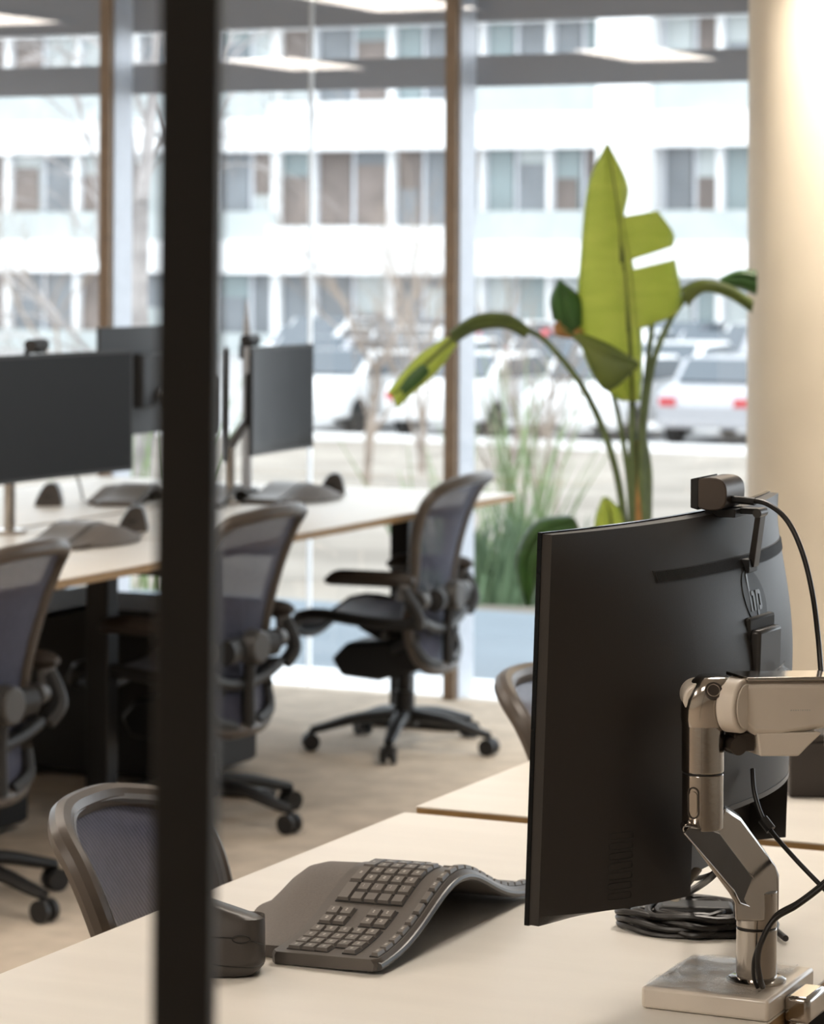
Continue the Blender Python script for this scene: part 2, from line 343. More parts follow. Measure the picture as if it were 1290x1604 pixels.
# ------------------------------------------------------------------ task chair (faces local +x)
WT = [(0.27,0.085),(0.295,0.145),(0.35,0.180),(0.43,0.188),(0.52,0.178),(0.60,0.182),(0.70,0.208),(0.78,0.222),(0.835,0.214),(0.868,0.182),(0.882,0.125)]
XT = [(0.27,-0.145),(0.35,-0.13),(0.45,-0.115),(0.55,-0.125),(0.65,-0.145),(0.75,-0.175),(0.85,-0.225),(0.89,-0.265)]
def bx(z, yy):
    return interp(XT, z) + 1.0*yy*yy
def outline():
    L = []
    for z, wv in WT[1:]: L.append((z, wv))
    pts = [(0.272, 0.0), (0.275, 0.09)] + L + [(0.889, 0.07), (0.890, 0.0)]
    full = pts + [(z, -y_) for z, y_ in reversed(pts[1:-1])]
    return smooth_path([(bx(z, y_), y_, z) for z, y_ in full], 4, True)
def make_chair(label):
    t = thing('task_chair', label, 'chair', group='mesh task chairs')
    ol = outline()
    MB().tube(ol, 0.0195, 10, loop=True).build('backrest_frame', 'frame', t)
    MB().tube([p + Vector((0.010, -0.012*(1 if p.y > 0 else -1), 0)) for p in ol], 0.008, 6, loop=True).build('backrest_rim', 'grey', t)
    c = Vector((-0.15, 0, 0.58)); vs = []; fs = []; n = len(ol); R_ = 8
    for k in range(R_+1):
        for p in ol:
            y_ = p.y * k/R_; z_ = 0.58 + (p.z-0.58)*k/R_
            vs.append((bx(z_, y_), y_, z_))
    for k in range(R_):
        for j in range(n): fs.append((k*n+j, k*n+(j+1)%n, (k+1)*n+(j+1)%n, (k+1)*n+j))
    MB().add(vs, fs).build('backrest_mesh', 'mesh', t)
    # spine yoke and lumbar support
    for s in (-1, 1):
        MB().tube(smooth_path([(-0.095,s*0.185,0.37),(-0.125,s*0.150,0.31),(-0.140,s*0.06,0.285)],5), 0.020, 8).build('back_yoke', 'black', t)
    MB().tube([(-0.150,0,0.285),(-0.150,0,0.40),(-0.158,0,0.50)], [0.022,0.018,0.018], 8).build('spine', 'black', t)
    MB().cyl((-0.152,0.0,0.505), (-0.195,0.0,0.505), 0.052, 24, 0.046).build('lumbar_disc', 'dgrey', t, bevel=0.006)
    lp = MB().tube(smooth_path([(-0.155,-0.13,0.50),(-0.145,-0.06,0.50),(-0.14,0,0.50),(-0.145,0.06,0.50),(-0.155,0.13,0.50)],4), [0.03]*17, 10, flat=1.2).build('lumbar_pad', 'mesh' if False else 'black', t)
    for s in (-1, 1):
        MB().cyl((-0.13,s*0.175,0.505), (-0.13,s*0.215,0.505), 0.030, 20, 0.025).build('tilt_knob', 'dgrey', t, bevel=0.004)
    # seat
    def st(u, v):
        x = -0.135 + 0.455*u; hw = interp([(0,0.185),(0.3,0.225),(0.8,0.235),(0.95,0.215),(1,0.18)], u)
        y_ = (v-0.5)*2*hw; z = interp([(0,0.425),(0.15,0.415),(0.5,0.43),(0.75,0.445),(0.88,0.438),(0.95,0.418),(1,0.392)], u) + 0.02*abs(v-0.5)**2*4 - 0.015*(1-abs(2*v-1)**2)
        return (x, y_, z)
    MB().grid(st, 16, 12).build('seat_mesh', 'membrane', t, solid=0.006, smooth=80)
    edge = [st(0, j/8) for j in range(8)] + [st(i/10, 1) for i in range(10)] + [st(1, 1-j/8) for j in range(8)] + [st(1-i/10, 0) for i in range(10)]
    MB().tube([Vector(p)+Vector((0,0,-0.010)) for p in edge], 0.019, 8, loop=True).build('seat_frame', 'frame' if False else 'blackm', t)
    # mechanism
    mz = MB().prism([(-0.12,0.35),(0.06,0.36),(0.13,0.395),(0.10,0.41),(-0.12,0.41)], -0.09, 0.09, lambda p,q,r:(p,r,q)).build('seat_carriage', 'blackm', t, bevel=0.006)
    MB().prism([(-0.08,0.265),(-0.10,0.34),(-0.05,0.365),(0.17,0.345),(0.225,0.29),(0.19,0.235),(0.06,0.225),(0.0,0.245)], -0.085, 0.085, lambda p,q,r:(p,r,q)).build('tilt_mechanism', 'black', t, bevel=0.012)
    for s in (-1,1):
        MB().tube([(0.0,s*0.10,0.33),(-0.07,s*0.15,0.37),(-0.11,s*0.19,0.385)], 0.018, 8).build('swing_arm', 'black', t)
        MB().cyl((0.03,s*0.086,0.375),(0.03,s*0.105,0.375), 0.014, 12).build('pivot_cap', 'grey', t)
    MB().cyl((0,0,0.10), (0,0,0.25), 0.024, 16).cyl((0,0,0.10),(0,0,0.19),0.034,16).build('gas_lift', 'blackm', t)
    # arms
    for s in (-1, 1):
        ar = MB().tube(smooth_path([(-0.135,s*0.225,0.43),(-0.145,s*0.262,0.47),(-0.12,s*0.275,0.52),(-0.09,s*0.275,0.565)],4), [0.022]*13, 8).build('armrest_post', 'black', t)
        MB().cyl((-0.10,s*0.275,0.515),(-0.10,s*0.275,0.575), 0.022, 14).build('height_collar', 'grey', ar)
        def ap(u, k):
            a = 2*math.pi*k/12; hw = 0.036*(1-abs(2*u-1)**6*0.6) ; x = -0.135+0.30*u; dz = -0.012*max(0,(u-0.8)/0.2)**2
            return Vector((x, s*0.270+math.cos(a)*hw, 0.578+dz+math.sin(a)*0.026*(1-abs(2*u-1)**8*0.6)))
        MB().rings([[ap(i/14, k) for k in range(12)] for i in range(15)]).build('armrest_pad', 'pad', t)
    # star base
    hub = MB().lathe([(0.045,0.075),(0.05,0.11),(0.038,0.135)], n=20).build('hub', 'blackm', t)
    for k in range(5):
        a = 2*math.pi*k/5 + math.radians(CH_A); dx, dy = math.cos(a), math.sin(a)
        pts = smooth_path([(dx*0.03,dy*0.03,0.112),(dx*0.15,dy*0.15,0.103),(dx*0.26,dy*0.26,0.076),(dx*0.305,dy*0.305,0.066)], 4)
        n_ = len(pts); lg = MB().tube(pts, [0.030-0.015*i/n_ for i in range(n_)], 8, flat=0.75).build('leg', 'blackm', t)
        cpt = Vector((dx*0.305, dy*0.305, 0)); tx, ty = -dy, dx
        MB().cyl(cpt+Vector((tx*0.008,ty*0.008,0.029)), cpt+Vector((tx*0.024,ty*0.024,0.029)), 0.028, 18).cyl(cpt-Vector((tx*0.008,ty*0.008,-0.029)), cpt-Vector((tx*0.024,ty*0.024,-0.029)), 0.028, 18).cyl(cpt+Vector((0,0,0.029)),cpt+Vector((0,0,0.066)),0.009,8).cyl(cpt+Vector((tx*0.01,ty*0.01,0.029)),cpt-Vector((tx*0.01,ty*0.01,-0.029)),0.012,8).build('caster', 'black', lg)
    return t
CH_A = 30
ch = make_chair('black mesh office chair seen side on, tucked at the far desk before the window mullion'); bpy.context.view_layer.update(); index(ch)
def put_chair(o, x, y, deg, label=None):
    o.location = (x, y, 0); o.rotation_euler = (0, 0, math.radians(deg))
    if label: o['label'] = label
put_chair(ch, -4.045, 8.63, 184)
for x, y, a, lb in ((-4.03, 7.26, 177, 'mesh office chair at the far bench just right of the dark post, seen from behind'),
                    (-4.06, 6.04, 178, 'mesh office chair cut off by the left edge of the photo, seen from behind'),
                    (-1.855, 3.47, 6, 'mesh office chair at the foreground desk, partly behind the dark post, facing the desk'),
                    (-1.80, 4.84, 2, 'mesh office chair at the second near desk, showing left of the big monitor'),
                    (-5.75, 8.25, 5, 'dark mesh office chair on the far side of the bench behind the post'),
                    (-5.75, 6.75, -5, 'dark mesh office chair on the far side of the bench at the left edge')):
    c = copy_tree(ch); put_chair(c, x, y, a, lb)
    if x > -2: c.scale = (0.93, 0.87, 0.955)
bpy.context.view_layer.update()
# ------------------------------------------------------------------ big curved monitor on its arm
W_, H_ = 0.667, 0.428
mon = thing('monitor', 'large curved black monitor seen from behind on the foreground desk arm', 'monitor', (-1.220, 3.297, 0.869), math.radians(-3.6), None, math.radians(1.9))
SAG = 0.036; NA, NB = -0.21, 0.335
def xf(u): return SAG*(1-(2*u)**2)
def gv(u, v):
    g = sstep(min(1, v/0.42)*0.5+0.0)*2 if v < 0.42 else 1
    g = 0.10 + 0.90*(1-(1-min(1, v/0.45))**2)
    if NA < u < NB and v > 0.765: g = 0.0
    elif v > 0.975: g *= max(0.0, (1-v)/0.025)
    return g
def th(u, v): return 0.015 + 0.073*max(0, 1-(2*abs(u))**2.8)*gv(u, v)
def surf(u, v, off=0.0): return Vector((xf(u)+th(u, v)+off, u*W_, (1-v)*H_))
us = sorted(set([i/48-0.5 for i in range(49)] + [NA-0.0001,NA+0.0001,NB-0.0001,NB+0.0001]))
vs_ = sorted(set([i/40 for i in range(41)] + [0.7649,0.7651,0.976,0.99]))
mb = MB(); vv = [surf(u, v) for u in us for v in vs_]; nv = len(vs_)
ff = [(i*nv+j, (i+1)*nv+j, (i+1)*nv+j+1, i*nv+j+1) for i in range(len(us)-1) for j in range(nv-1)]
mb.add(vv, ff)
mb.grid(lambda a, b: Vector((xf(a-0.5)+0.003, (a-0.5)*W_, (1-b)*H_)), 48, 2)
for b in (0, 1): mb.grid(lambda a, c, b=b: Vector((xf(a-0.5)+0.003+(th(a-0.5,b)-0.003)*c, (a-0.5)*W_, (1-b)*H_)), 48, 1)
for a in (-0.5, 0.5): mb.grid(lambda b, c, a=a: Vector((xf(a)+0.003+(th(a,b)-0.003)*c, a*W_, (1-b)*H_)), 40, 1)
mb.build('rear_shell', 'mon', mon, smooth=40)
mb = MB()
for b0, b1 in ((0.0, 0.0),):
    pass
mb.rings([[Vector((xf(u)-0.002, u*W_*1.003, -0.001)), Vector((xf(u)+0.0032, u*W_*1.003, -0.001)), Vector((xf(u)+0.0032, u*W_*1.003, H_+0.0015)), Vector((xf(u)-0.002, u*W_*1.003, H_+0.0015))] for u in [i/40-0.5 for i in range(41)]])
mb.build('screen_panel', 'screen', mon)
mb = MB()   # silver-edged chin of the recess, lighter grey
us2 = [NA+(NB-NA)*i/24 for i in range(25)]
mb.rings([[surf(u,0.764,0.0008), surf(u,0.764,-0.03), surf(u,0.775,-0.03), surf(u,0.764,0.0008)+Vector((0,0,-0.006))] for u in us2])
mb.build('recess_lip', 'monlip', mon)
# air vent: recessed dark band with fine ribs
mb = MB(); n = 44; ua, ub = -0.275, 0.42
mb.rings([[surf(ua+(ub-ua)*i/n, 0.112, 0.0006), surf(ua+(ub-ua)*i/n, 0.145, 0.0006), surf(ua+(ub-ua)*i/n, 0.145, -0.002), surf(ua+(ub-ua)*i/n, 0.112, -0.002)] for i in range(n+1)])
vent = mb.build('air_vent', 'keyb', mon)
mb = MB()
for i in range(150):
    u = ua + 0.004 + (ub-ua-0.008)*i/150; du = 0.0012
    a, b, c, d = surf(u,0.115,0.0006), surf(u+du,0.115,0.0006), surf(u+du,0.142,0.0006), surf(u,0.142,0.0006); e = Vector((0.0011,0,0))
    mb.add([a,b,c,d,a+e,b+e,c+e,d+e], [(0,3,2,1),(4,5,6,7),(0,1,5,4),(1,2,6,5),(2,3,7,6),(3,0,4,7)])
vr = mb.build('vent_ribs', 'mon', vent); vr['kind'] = 'stuff'
# lower side vent: stack of rounded slot outlines
for k in range(7):
    v0 = 0.785 + k*0.026; uc = -0.372
    pts = []
    for q in range(16):
        a = 2*math.pi*q/16; ca, sa = math.cos(a), math.sin(a)
        pts.append(surf(uc + 0.022*math.copysign(abs(ca)**0.35, ca), v0 + 0.0085*math.copysign(abs(sa)**0.35, sa), 0.0002))
    MB().tube(pts, 0.0007, 5, loop=True).build('side_vent_slot', 'keyb', mon)
# round logo with slanted letters h p
LU, LV, LR = 0.050, 0.225, 0.033
def L2(a, b, off):
    return surf(LU + a*LR/W_, LV - b*LR/H_, off)
mb = MB(); nr = 36
mb.add([L2(0,0,0.0010)] + [L2(math.cos(2*math.pi*i/nr), math.sin(2*math.pi*i/nr), 0.0010) for i in range(nr)] + [L2(math.cos(2*math.pi*i/nr), math.sin(2*math.pi*i/nr), -0.001) for i in range(nr)],
       [(0, 1+i, 1+(i+1)%nr) for i in range(nr)] + [(1+i, 1+nr+i, 1+nr+(i+1)%nr, 1+(i+1)%nr) for i in range(nr)])
logo = mb.build('logo_disc', 'logo', mon)
def letter(polys, name):
    mb = MB()
    for poly in polys:
        q = [(x + 0.30*y, y) for x, y in poly]
        mb.rings([[L2(x, y, 0.0011) for x, y in q], [L2(x, y, 0.0019) for x, y in q]])
    mb.build(name, 'logol', logo, smooth=0)
hw = 0.15
letter([[(-0.56,-0.42),(-0.56+hw,-0.42),(-0.56+hw,0.92),(-0.56,0.80)], [(-0.56+hw,0.25),(-0.22,0.25),(-0.12,0.15),(-0.12,-0.42),(-0.27,-0.42),(-0.27,0.10),(-0.56+hw,0.10)]], 'letter_h')
letter([[(0.05,-0.92),(0.20,-0.86),(0.20,0.25),(0.05,0.25)], [(0.20,0.25),(0.42,0.25),(0.50,0.16),(0.50,-0.33),(0.42,-0.42),(0.20,-0.42),(0.20,-0.28),(0.35,-0.28),(0.35,0.11),(0.20,0.11)]], 'letter_p')
# mount block on the back
def mloc(y_, z_, off): return surf(y_/W_, 1-z_/H_, off)
xb = surf(0.05,0.4).x
MB().box((xb-0.03,-0.010,0.205), (xb-0.003,0.070,0.312)).build('mount_recess', 'keyb', mon, bevel=0.003)
mp_ = MB().box((xb-0.008,-0.004,0.185), (xb+0.008,0.066,0.298)).build('mount_plate', 'monlip', mon, bevel=0.004)
MB().grid(lambda a, b: Vector((xb+0.011+0.010*math.sin(a*9+b*4)*math.sin(b*7)*0.6+0.006, 0.018+0.045*a+0.006*math.sin(b*8), 0.20+0.06*b*(1-0.5*abs(a-0.5)))), 14, 14).build('crumpled_film', 'film', mp_)

# ------------------------------------------------------------------ web camera on top of the monitor
wc = thing('webcam', 'small brown-black webcam clipped on top of the large curved monitor', 'webcam', P(1126, 800, 3.50))
o0 = wc.location.copy(); rel = lambda p: Vector(p) - o0
poly = []
for q in range(24):
    a = 2*math.pi*q/24; ca, sa = math.cos(a), math.sin(a)
    poly.append((0.021*math.copysign(abs(ca)**0.75, ca), 0.0195*math.copysign(abs(sa)**0.7, sa)))
MB().prism(poly, -0.032, 0.036, lambda p,q,r:(p-0.001, r, q+0.022)).build('camera_body', 'camshell', wc, bevel=0.0015)
MB().prism([(-0.021+0.006*(1-abs(q)/0.019)*0-0.004, q) for q in (-0.017, 0.017)] + [(-0.015,0.0195),(-0.015,-0.0195)], -0.0325, 0.0365, lambda p,q,r:(p, r, q+0.022)).build('lens_front', 'logo', wc, bevel=0.001)
MB().box((-0.012,-0.018,-0.006), (0.026,0.024,0.004)).build('clip_foot', 'black', wc, bevel=0.001)
a, b, c = rel(P(1150,794,3.49)), rel(P(1190,797,3.47)), rel(P(1166,872,3.462))
MB().box((0.01,0.002,-0.003),(0.052,0.024,0.004)).build('clip_plate', 'black', wc, bevel=0.001)
hg = rel(P(1190,803,3.47))
MB().cyl(hg+Vector((0,-0.012,0)), hg+Vector((0,0.014,0)), 0.0055, 14).build('hinge', 'monlip', wc)
lowp = mon.matrix_world
mon.rotation_euler = (0, math.radians(1.9), math.radians(-3.6))
bpy.context.view_layer.update()
legb = mon.matrix_world @ surf(0.075, 0.145, 0.004) - o0
mb = MB(); dirv = (legb-hg)
for w0 in (1,):
    y0, y1 = -0.009, 0.011
    mb.rings([[hg+Vector((-0.003,y0,0)), hg+Vector((0.004,y0,0)), hg+Vector((0.004,y1,0)), hg+Vector((-0.003,y1,0))],
              [legb+Vector((-0.004,y0,0)), legb+Vector((0.004,y0,0)), legb+Vector((0.004,y1,0)), legb+Vector((-0.004,y1,0))]])
mb.build('clip_leg', 'monlip', wc, bevel=0.0008)
MB().box(legb+Vector((-0.010,-0.020,-0.006)), legb+Vector((0.002,0.010,0.010))).build('clip_pad', 'black', wc, bevel=0.001)
cp = smooth_path([P(1140,782,3.485), P(1168,784,3.475), P(1200,789,3.46), P(1232,815,3.44), P(1256,865,3.42), P(1272,930,3.40), P(1281,1000,3.36), P(1286,1058,3.31), P(1292,1075,3.30)], 8)
tag(MB().tube(cp, 0.0031, 10).build('webcam_cable', 'cable'), 'thin black cable looping down from the webcam to the white monitor arm', 'cable')
MB().tube(smooth_path([rel(P(1141,782,3.485)), rel(P(1165,784,3.476)), rel(P(1182,786,3.469))], 4), 0.0046, 10).build('cable_plug', 'black', wc)

# ------------------------------------------------------------------ monitor arm
AD = 3.335
ab = G(1184, 1534, 0.776)
arm = thing('articulated_arm', 'polished metal and white monitor arm clamped to the right edge of the foreground desk', 'monitor arm', (ab.x, ab.y, DZ))
A0 = arm.location.copy(); R2 = lambda px, py, d: P(px, py, d) - A0
XE = -1.017 - A0.x           # desk edge, local
# base plate: white slab aligned with the desk edge
c1, c2 = G(1003,1545,0.774)-A0, G(1195,1566,0.774)-A0
x1 = XE + 0.0; x0 = x1 - 0.137; y0 = -0.075; y1 = 0.105
cc = [G(1003,1545,0.775)-A0, G(1197,1567,0.775)-A0, G(1283,1523,0.775)-A0, G(1105,1490,0.775)-A0]
ya = (cc[0].y+cc[1].y)/2; yb = (cc[2].y+cc[3].y)/2 
BP = (cc[0].x, ya, XE+0.002, max(yb, ya+0.15))
MB().box((BP[0], BP[1], 0.0005), (BP[2], BP[3], 0.025)).build('base_plate', 'white', arm, bevel=0.004, segs=3)
MB().grid(lambda a, b: Vector((BP[0]+0.004+(BP[2]-BP[0]-0.02)*a, BP[1]+0.003+(BP[3]-BP[1]-0.01)*b, 0.0262+0.0016*math.sin(a*11+b*5)*math.sin(b*9-a*3)+0.0016)), 30, 30).build('protective_film', 'film', arm)
MB().lathe([(0.034,0.025),(0.034,0.0275),(0.029,0.030)], n=36).build('base_collar', 'chrome', arm)
MB().box((BP[2], BP[1]+0.055, -0.012), (BP[2]+0.030, BP[1]+0.125, 0.018)).box((BP[2],BP[1]+0.06,-0.07),(BP[2]+0.012,BP[1]+0.12,-0.01)).box((BP[2]-0.05,BP[1]+0.06,-0.07),(BP[2]+0.012,BP[1]+0.12,-0.058)).build('desk_clamp', 'chrome', arm, bevel=0.006, segs=3)
tr = 0.0232
def ztop(py, d): return P(1184, py, d).z - A0.z
MB().cyl((0,0,0.027), (0,0,ztop(1459,3.33)), tr, 40).build('lower_post', 'chrome', arm, bevel=0.001)
MB().cyl((0,0,ztop(1459,3.33)), (0,0,ztop(1456,3.33)), tr*0.95, 32).build('lower_seam', 'keyb', arm)
MB().cyl((0,0,ztop(1456,3.33)), (0,0,ztop(1400,3.33)), tr, 40).build('lower_joint', 'chrome', arm, bevel=0.001)
UD = 3.235; up0 = P(1100,1250,UD)-A0; ux, uy = up0.x, up0.y
def zu(py): return P(1100, py, UD).z - A0.z
R3 = lambda px, py, d=UD: P(px, py, d)-A0
# oblique blade between posts, outline in the plane that joins both posts
def Bd(px, py, off=0.0):
    t_ = (px-1100)/84.0; d = UD + (3.335-UD)*max(-0.3, min(1.3, t_)); v = P(px, py, d)-A0
    nrm = Vector((math.sin(YAW), -math.cos(YAW), 0)); return v + nrm*off
out = [(1065,1296),(1070,1288),(1120,1290),(1133,1262),(1158,1278),(1212,1352),(1218,1368),(1217,1440),(1150,1440),(1149,1412),(1140,1396)]
mb = MB(); mb.rings([[Bd(x, y, -0.014) for x, y in out], [Bd(x, y, 0.014) for x, y in out]]); mb.build('oblique_link', 'chrome', arm, bevel=0.004, segs=3)
inn = [(1069,1300),(1078,1292),(1110,1296),(1124,1302),(1192,1392),(1190,1412),(1176,1417),(1156,1410),(1146,1390)]
mb = MB(); mb.rings([[Bd(x, y, 0.0145) for x, y in inn], [Bd(x, y, 0.0165) for x, y in inn]]); mb.build('link_inset', 'chromed', arm, bevel=0.0008)
mb = MB(); mb.tube([Bd(x, y, 0.0152) for x, y in inn], 0.0011, 6, loop=True); mb.build('inset_rim', 'chrome', arm)
MB().cyl((ux,uy,zu(1297)), (ux,uy,zu(1211)), tr*0.98, 40).build('upper_post', 'chrome', arm, bevel=0.001)
MB().cyl((ux,uy,zu(1211)), (ux,uy,zu(1208)), tr*0.93, 32).build('upper_seam', 'keyb', arm)
MB().cyl((ux,uy,zu(1208)), (ux,uy,zu(1120)), tr, 40).build('upper_joint', 'chrome', arm, bevel=0.001)
# slot button on the post
def slot(r, hh, off, name, m):
    mb = MB(); pts = []
    for q in range(20):
        a_ = 2*math.pi*q/20; pts.append((math.cos(a_)*r, math.sin(a_)*r + (hh if math.sin(a_) > 0 else -hh)))
    an = YAW - math.pi/2 - math.radians(32)
    def fn(p, q, t_):
        aa = an + p/tr; return (ux+math.cos(aa)*(tr+t_), uy+math.sin(aa)*(tr+t_), zu(1253)+q)
    if name == 'slot_rim': mb.tube([fn(p, q, 0.0003) for p, q in pts], 0.0009, 6, loop=True)
    else: mb.rings([[fn(p,q,-0.0005) for p,q in pts],[fn(p,q,off) for p,q in pts]])
    mb.build(name, m, arm)
slot(0.0062, 0.0105, 0, 'slot_rim', 'chromed'); slot(0.0046, 0.0080, 0.0008, 'slot_button', 'chrome')
# elbow at the top of the post: tapering hood
def erow(z, rx, ry, ox=0.0):
    n_ = 28; rt = Vector((math.cos(YAW), math.sin(YAW), 0)); bk = Vector((-math.sin(YAW), math.cos(YAW), 0))
    return [Vector((ux,uy,z)) + rt*(ox+math.copysign(abs(math.cos(a_))**0.8, math.cos(a_))*rx) + bk*(math.copysign(abs(math.sin(a_))**0.8, math.sin(a_))*ry) for a_ in (2*math.pi*q/n_ for q in range(n_))]
MB().rings([erow(zu(1135),0.0232,0.0232), erow(zu(1124),0.0245,0.0250), erow(zu(1108),0.0252,0.0270,0.001), erow(zu(1092),0.0250,0.0280,0.003), erow(zu(1078),0.0230,0.0275,0.006), erow(zu(1066),0.0205,0.025,0.009), erow(zu(1059),0.0165,0.020,0.011)]).build('elbow_hood', 'chrome', arm, smooth=60)
# screw recess on the hood
sc = R3(1113,1077) + Vector((math.sin(YAW),-math.cos(YAW),0))*0.0262
nrm = Vector((math.sin(YAW), -math.cos(YAW), 0.55)).normalized()
MB().cyl(sc - nrm*0.012, sc + nrm*0.0025, 0.0095, 24).build('screw_recess', 'chromed', arm)
MB().tube([sc + nrm*0.0015 + (Vector((math.cos(YAW),math.sin(YAW),0))*math.cos(q) + nrm.cross(Vector((math.cos(YAW),math.sin(YAW),0)))*math.sin(q))*0.0068 for q in (2*math.pi*i/20 for i in range(20))], 0.0013, 6, loop=True).cyl(sc, sc+nrm*0.002, 0.0035, 6).build('screw_head', 'chrome', arm)
# white housing: pivots left and right of hood, long body running to the right
rt = Vector((math.cos(YAW), math.sin(YAW), 0)); fr = Vector((math.sin(YAW), -math.cos(YAW), 0)); U = Vector((0,0,1))
pc = R3(1093,1092); MB().cyl(pc+fr*0.018+rt*0.0, pc-fr*0.03, 0.018, 30).build('pivot_housing', 'white', arm, bevel=0.003)
ax = (rt*0.80 + fr*0.60).normalized()
ax = (rt*0.86+fr*0.5).normalized()
e1 = R3(1150,1105,UD-0.012)
MB().cyl(e1-ax*0.010, e1+ax*0.012, 0.0295, 40).build('pivot_drum', 'white', arm, bevel=0.003, segs=3)
MB().cyl(e1+ax*0.0125, e1+ax*0.0145, 0.0245, 40).build('pivot_cap', 'white', arm, bevel=0.001)
# long body between pivot and the far head
s0, s1 = R3(1168,1108,UD+0.01), R3(1300,1106,3.28)
mb = MB(); d_ = (s1-s0).normalized(); nb = d_.cross(U).normalized()
def sec(c, top, bot, hw_): 
    pr = [(-hw_,bot+0.006),(-hw_*0.7,bot),(hw_*0.7,bot),(hw_,bot+0.006),(hw_,top-0.006),(hw_*0.7,top),(-hw_*0.7,top),(-hw_,top-0.006)]
    return [c + nb*p + U*q for p, q in pr]
mb.rings([sec(s0-d_*0.02,0.031,-0.012,0.024), sec(s0,0.033,-0.028,0.026), sec(s0+d_*0.03,0.033,-0.030,0.026), sec(s1-d_*0.02,0.032,-0.022,0.026), sec(s1,0.031,-0.018,0.025)])
mb.build('spring_arm_body', 'white', arm, bevel=0.002)
mb = MB(); mb.rings([[s0+d_*a_+nb*(-0.027)+U*0.0325, s0+d_*a_+nb*0.027+U*0.0325, s0+d_*a_+nb*0.027+U*0.0365, s0+d_*a_+nb*(-0.027)+U*0.0365] for a_ in (-0.012, (s1-s0).length)])
mb.build('arm_top_rail', 'chrome', arm, bevel=0.001)
mb = MB(); q0, q1 = R3(1172,1160,UD+0.01), R3(1250,1160,3.26); dq = (q1-q0).normalized()
prof = [(0.0,0.006),(0.105*1.0,0.010),(0.085,-0.006),(0.062,-0.018),(0.004,-0.017),(0.0,-0.012)]
prof = [(p*(q1-q0).length/0.075, q) for p, q in [(0.0,0.012),(0.098,0.012),(0.078,-0.002),(0.062,-0.014),(0.004,-0.014)]]
mb.rings([[q0+dq*p+U*q+nb*s_*0.022 for p, q in prof] for s_ in (-1, 1)]); mb.build('underside_cover', 'white', arm, bevel=0.002)
MB().cyl(R3(1148,1166,UD)-nb*0.014, R3(1148,1166,UD)+nb*0.014, 0.010, 20).build('spring_block', 'chromed', arm)
mb = MB(); mb.obox(Matrix.Translation(R3(1158,1160,UD+0.005)) @ Matrix.Rotation(math.atan2(dq.y,dq.x),4,'Z'), 0.024, 0.03, 0.020); mb.build('spring_hook', 'chromed', arm, bevel=0.002)
ltr = R3(1236,1107,3.255) - nb*0.0
mb = MB()
sgn = 1 if nb.dot(fr) > 0 else -1
for i, w0 in enumerate([0.0022,0.0016,0.0022,0.0018,0.0012,0.0022,0.0016,0.0020,0.0014]):
    c_ = ltr + d_*(i*0.0028-0.011) + nb*sgn*0.0262; mb.obox(Matrix.Translation(c_) @ Matrix.Rotation(math.atan2(d_.y,d_.x),4,'Z'), w0*0.8, 0.0005, 0.0016)
mb.build('arm_lettering', 'legend', arm)
# far head, outside the frame, reaching back to the mount on the monitor
hd = R3(1325,1110,3.30)
MB().cyl(hd+U*(-0.045), hd+U*0.036, 0.025, 30).build('head_joint', 'white', arm, bevel=0.003)
vs1 = (mon.matrix_world @ Vector((xb+0.006, 0.030, 0.225))) - A0
MB().tube([hd+U*0.0, (hd+vs1)*0.5+U*0.0, vs1], [0.016,0.018,0.016], 16).build('head_link', 'chrome', arm)
# support strut seen below the monitor, wrapped in clear film
tag(MB().tube([P(1055,1408,3.43), P(1092,1362,3.48)], [0.0075,0.006], 12, flat=0.5).build('wrapped_cable', 'cablew'), 'short pale cable in clear wrapping leaning between desk and monitor underside', 'cable')

# ------------------------------------------------------------------ cables on and over the desk
def cable(pts, r, label, plug=None):
    c = MB().tube(smooth_path(pts, 8), r, 10).build('power_cable', 'cable'); tag(c, label, 'cable')
    if plug: MB().tube(plug, [0.0065,0.0065], 10).build('plug', 'black', c)
    return c
cable([P(1178,1205,3.42), P(1182,1245,3.40), P(1199,1290,3.38), P(1240,1340,3.36), P(1290,1392,3.34), P(1330,1430,3.33)], 0.0028, 'black cable dropping from behind the monitor towards the right edge', [P(1194,1283,3.383), P(1207,1300,3.376)])
cable([P(1340,1340,3.30), P(1290,1386,3.29), P(1248,1418,3.285), P(1212,1440,3.28), P(1192,1475,3.275), P(1186,1505,3.28), P(1190,1533,3.285), G(1194,1545,0.7795)], 0.0033, 'black cable curling down in front of the arm post', None)
cable([P(1340,1330,3.306), P(1292,1379,3.297), P(1250,1412,3.291), P(1216,1432,3.285), P(1196,1464,3.275), P(1181,1500,3.283), P(1180,1530,3.292), G(1186,1547,0.7795)], 0.0022, 'thinner dark cable beside the one curling down the arm post')
cable([G(1040,1410,0.755), G(1072,1412,0.755)+Vector((0,0,.01)), P(1108,1378,3.42), P(1135,1350,3.40), P(1160,1330,3.40)], 0.0045, 'thick black cable rising behind the arm from the desk')
cable([P(1045,1370,3.56), P(1080,1376,3.54), P(1110,1371,3.52), P(1150,1350,3.50)], 0.003, 'black cable crossing just below the monitor bottom edge')
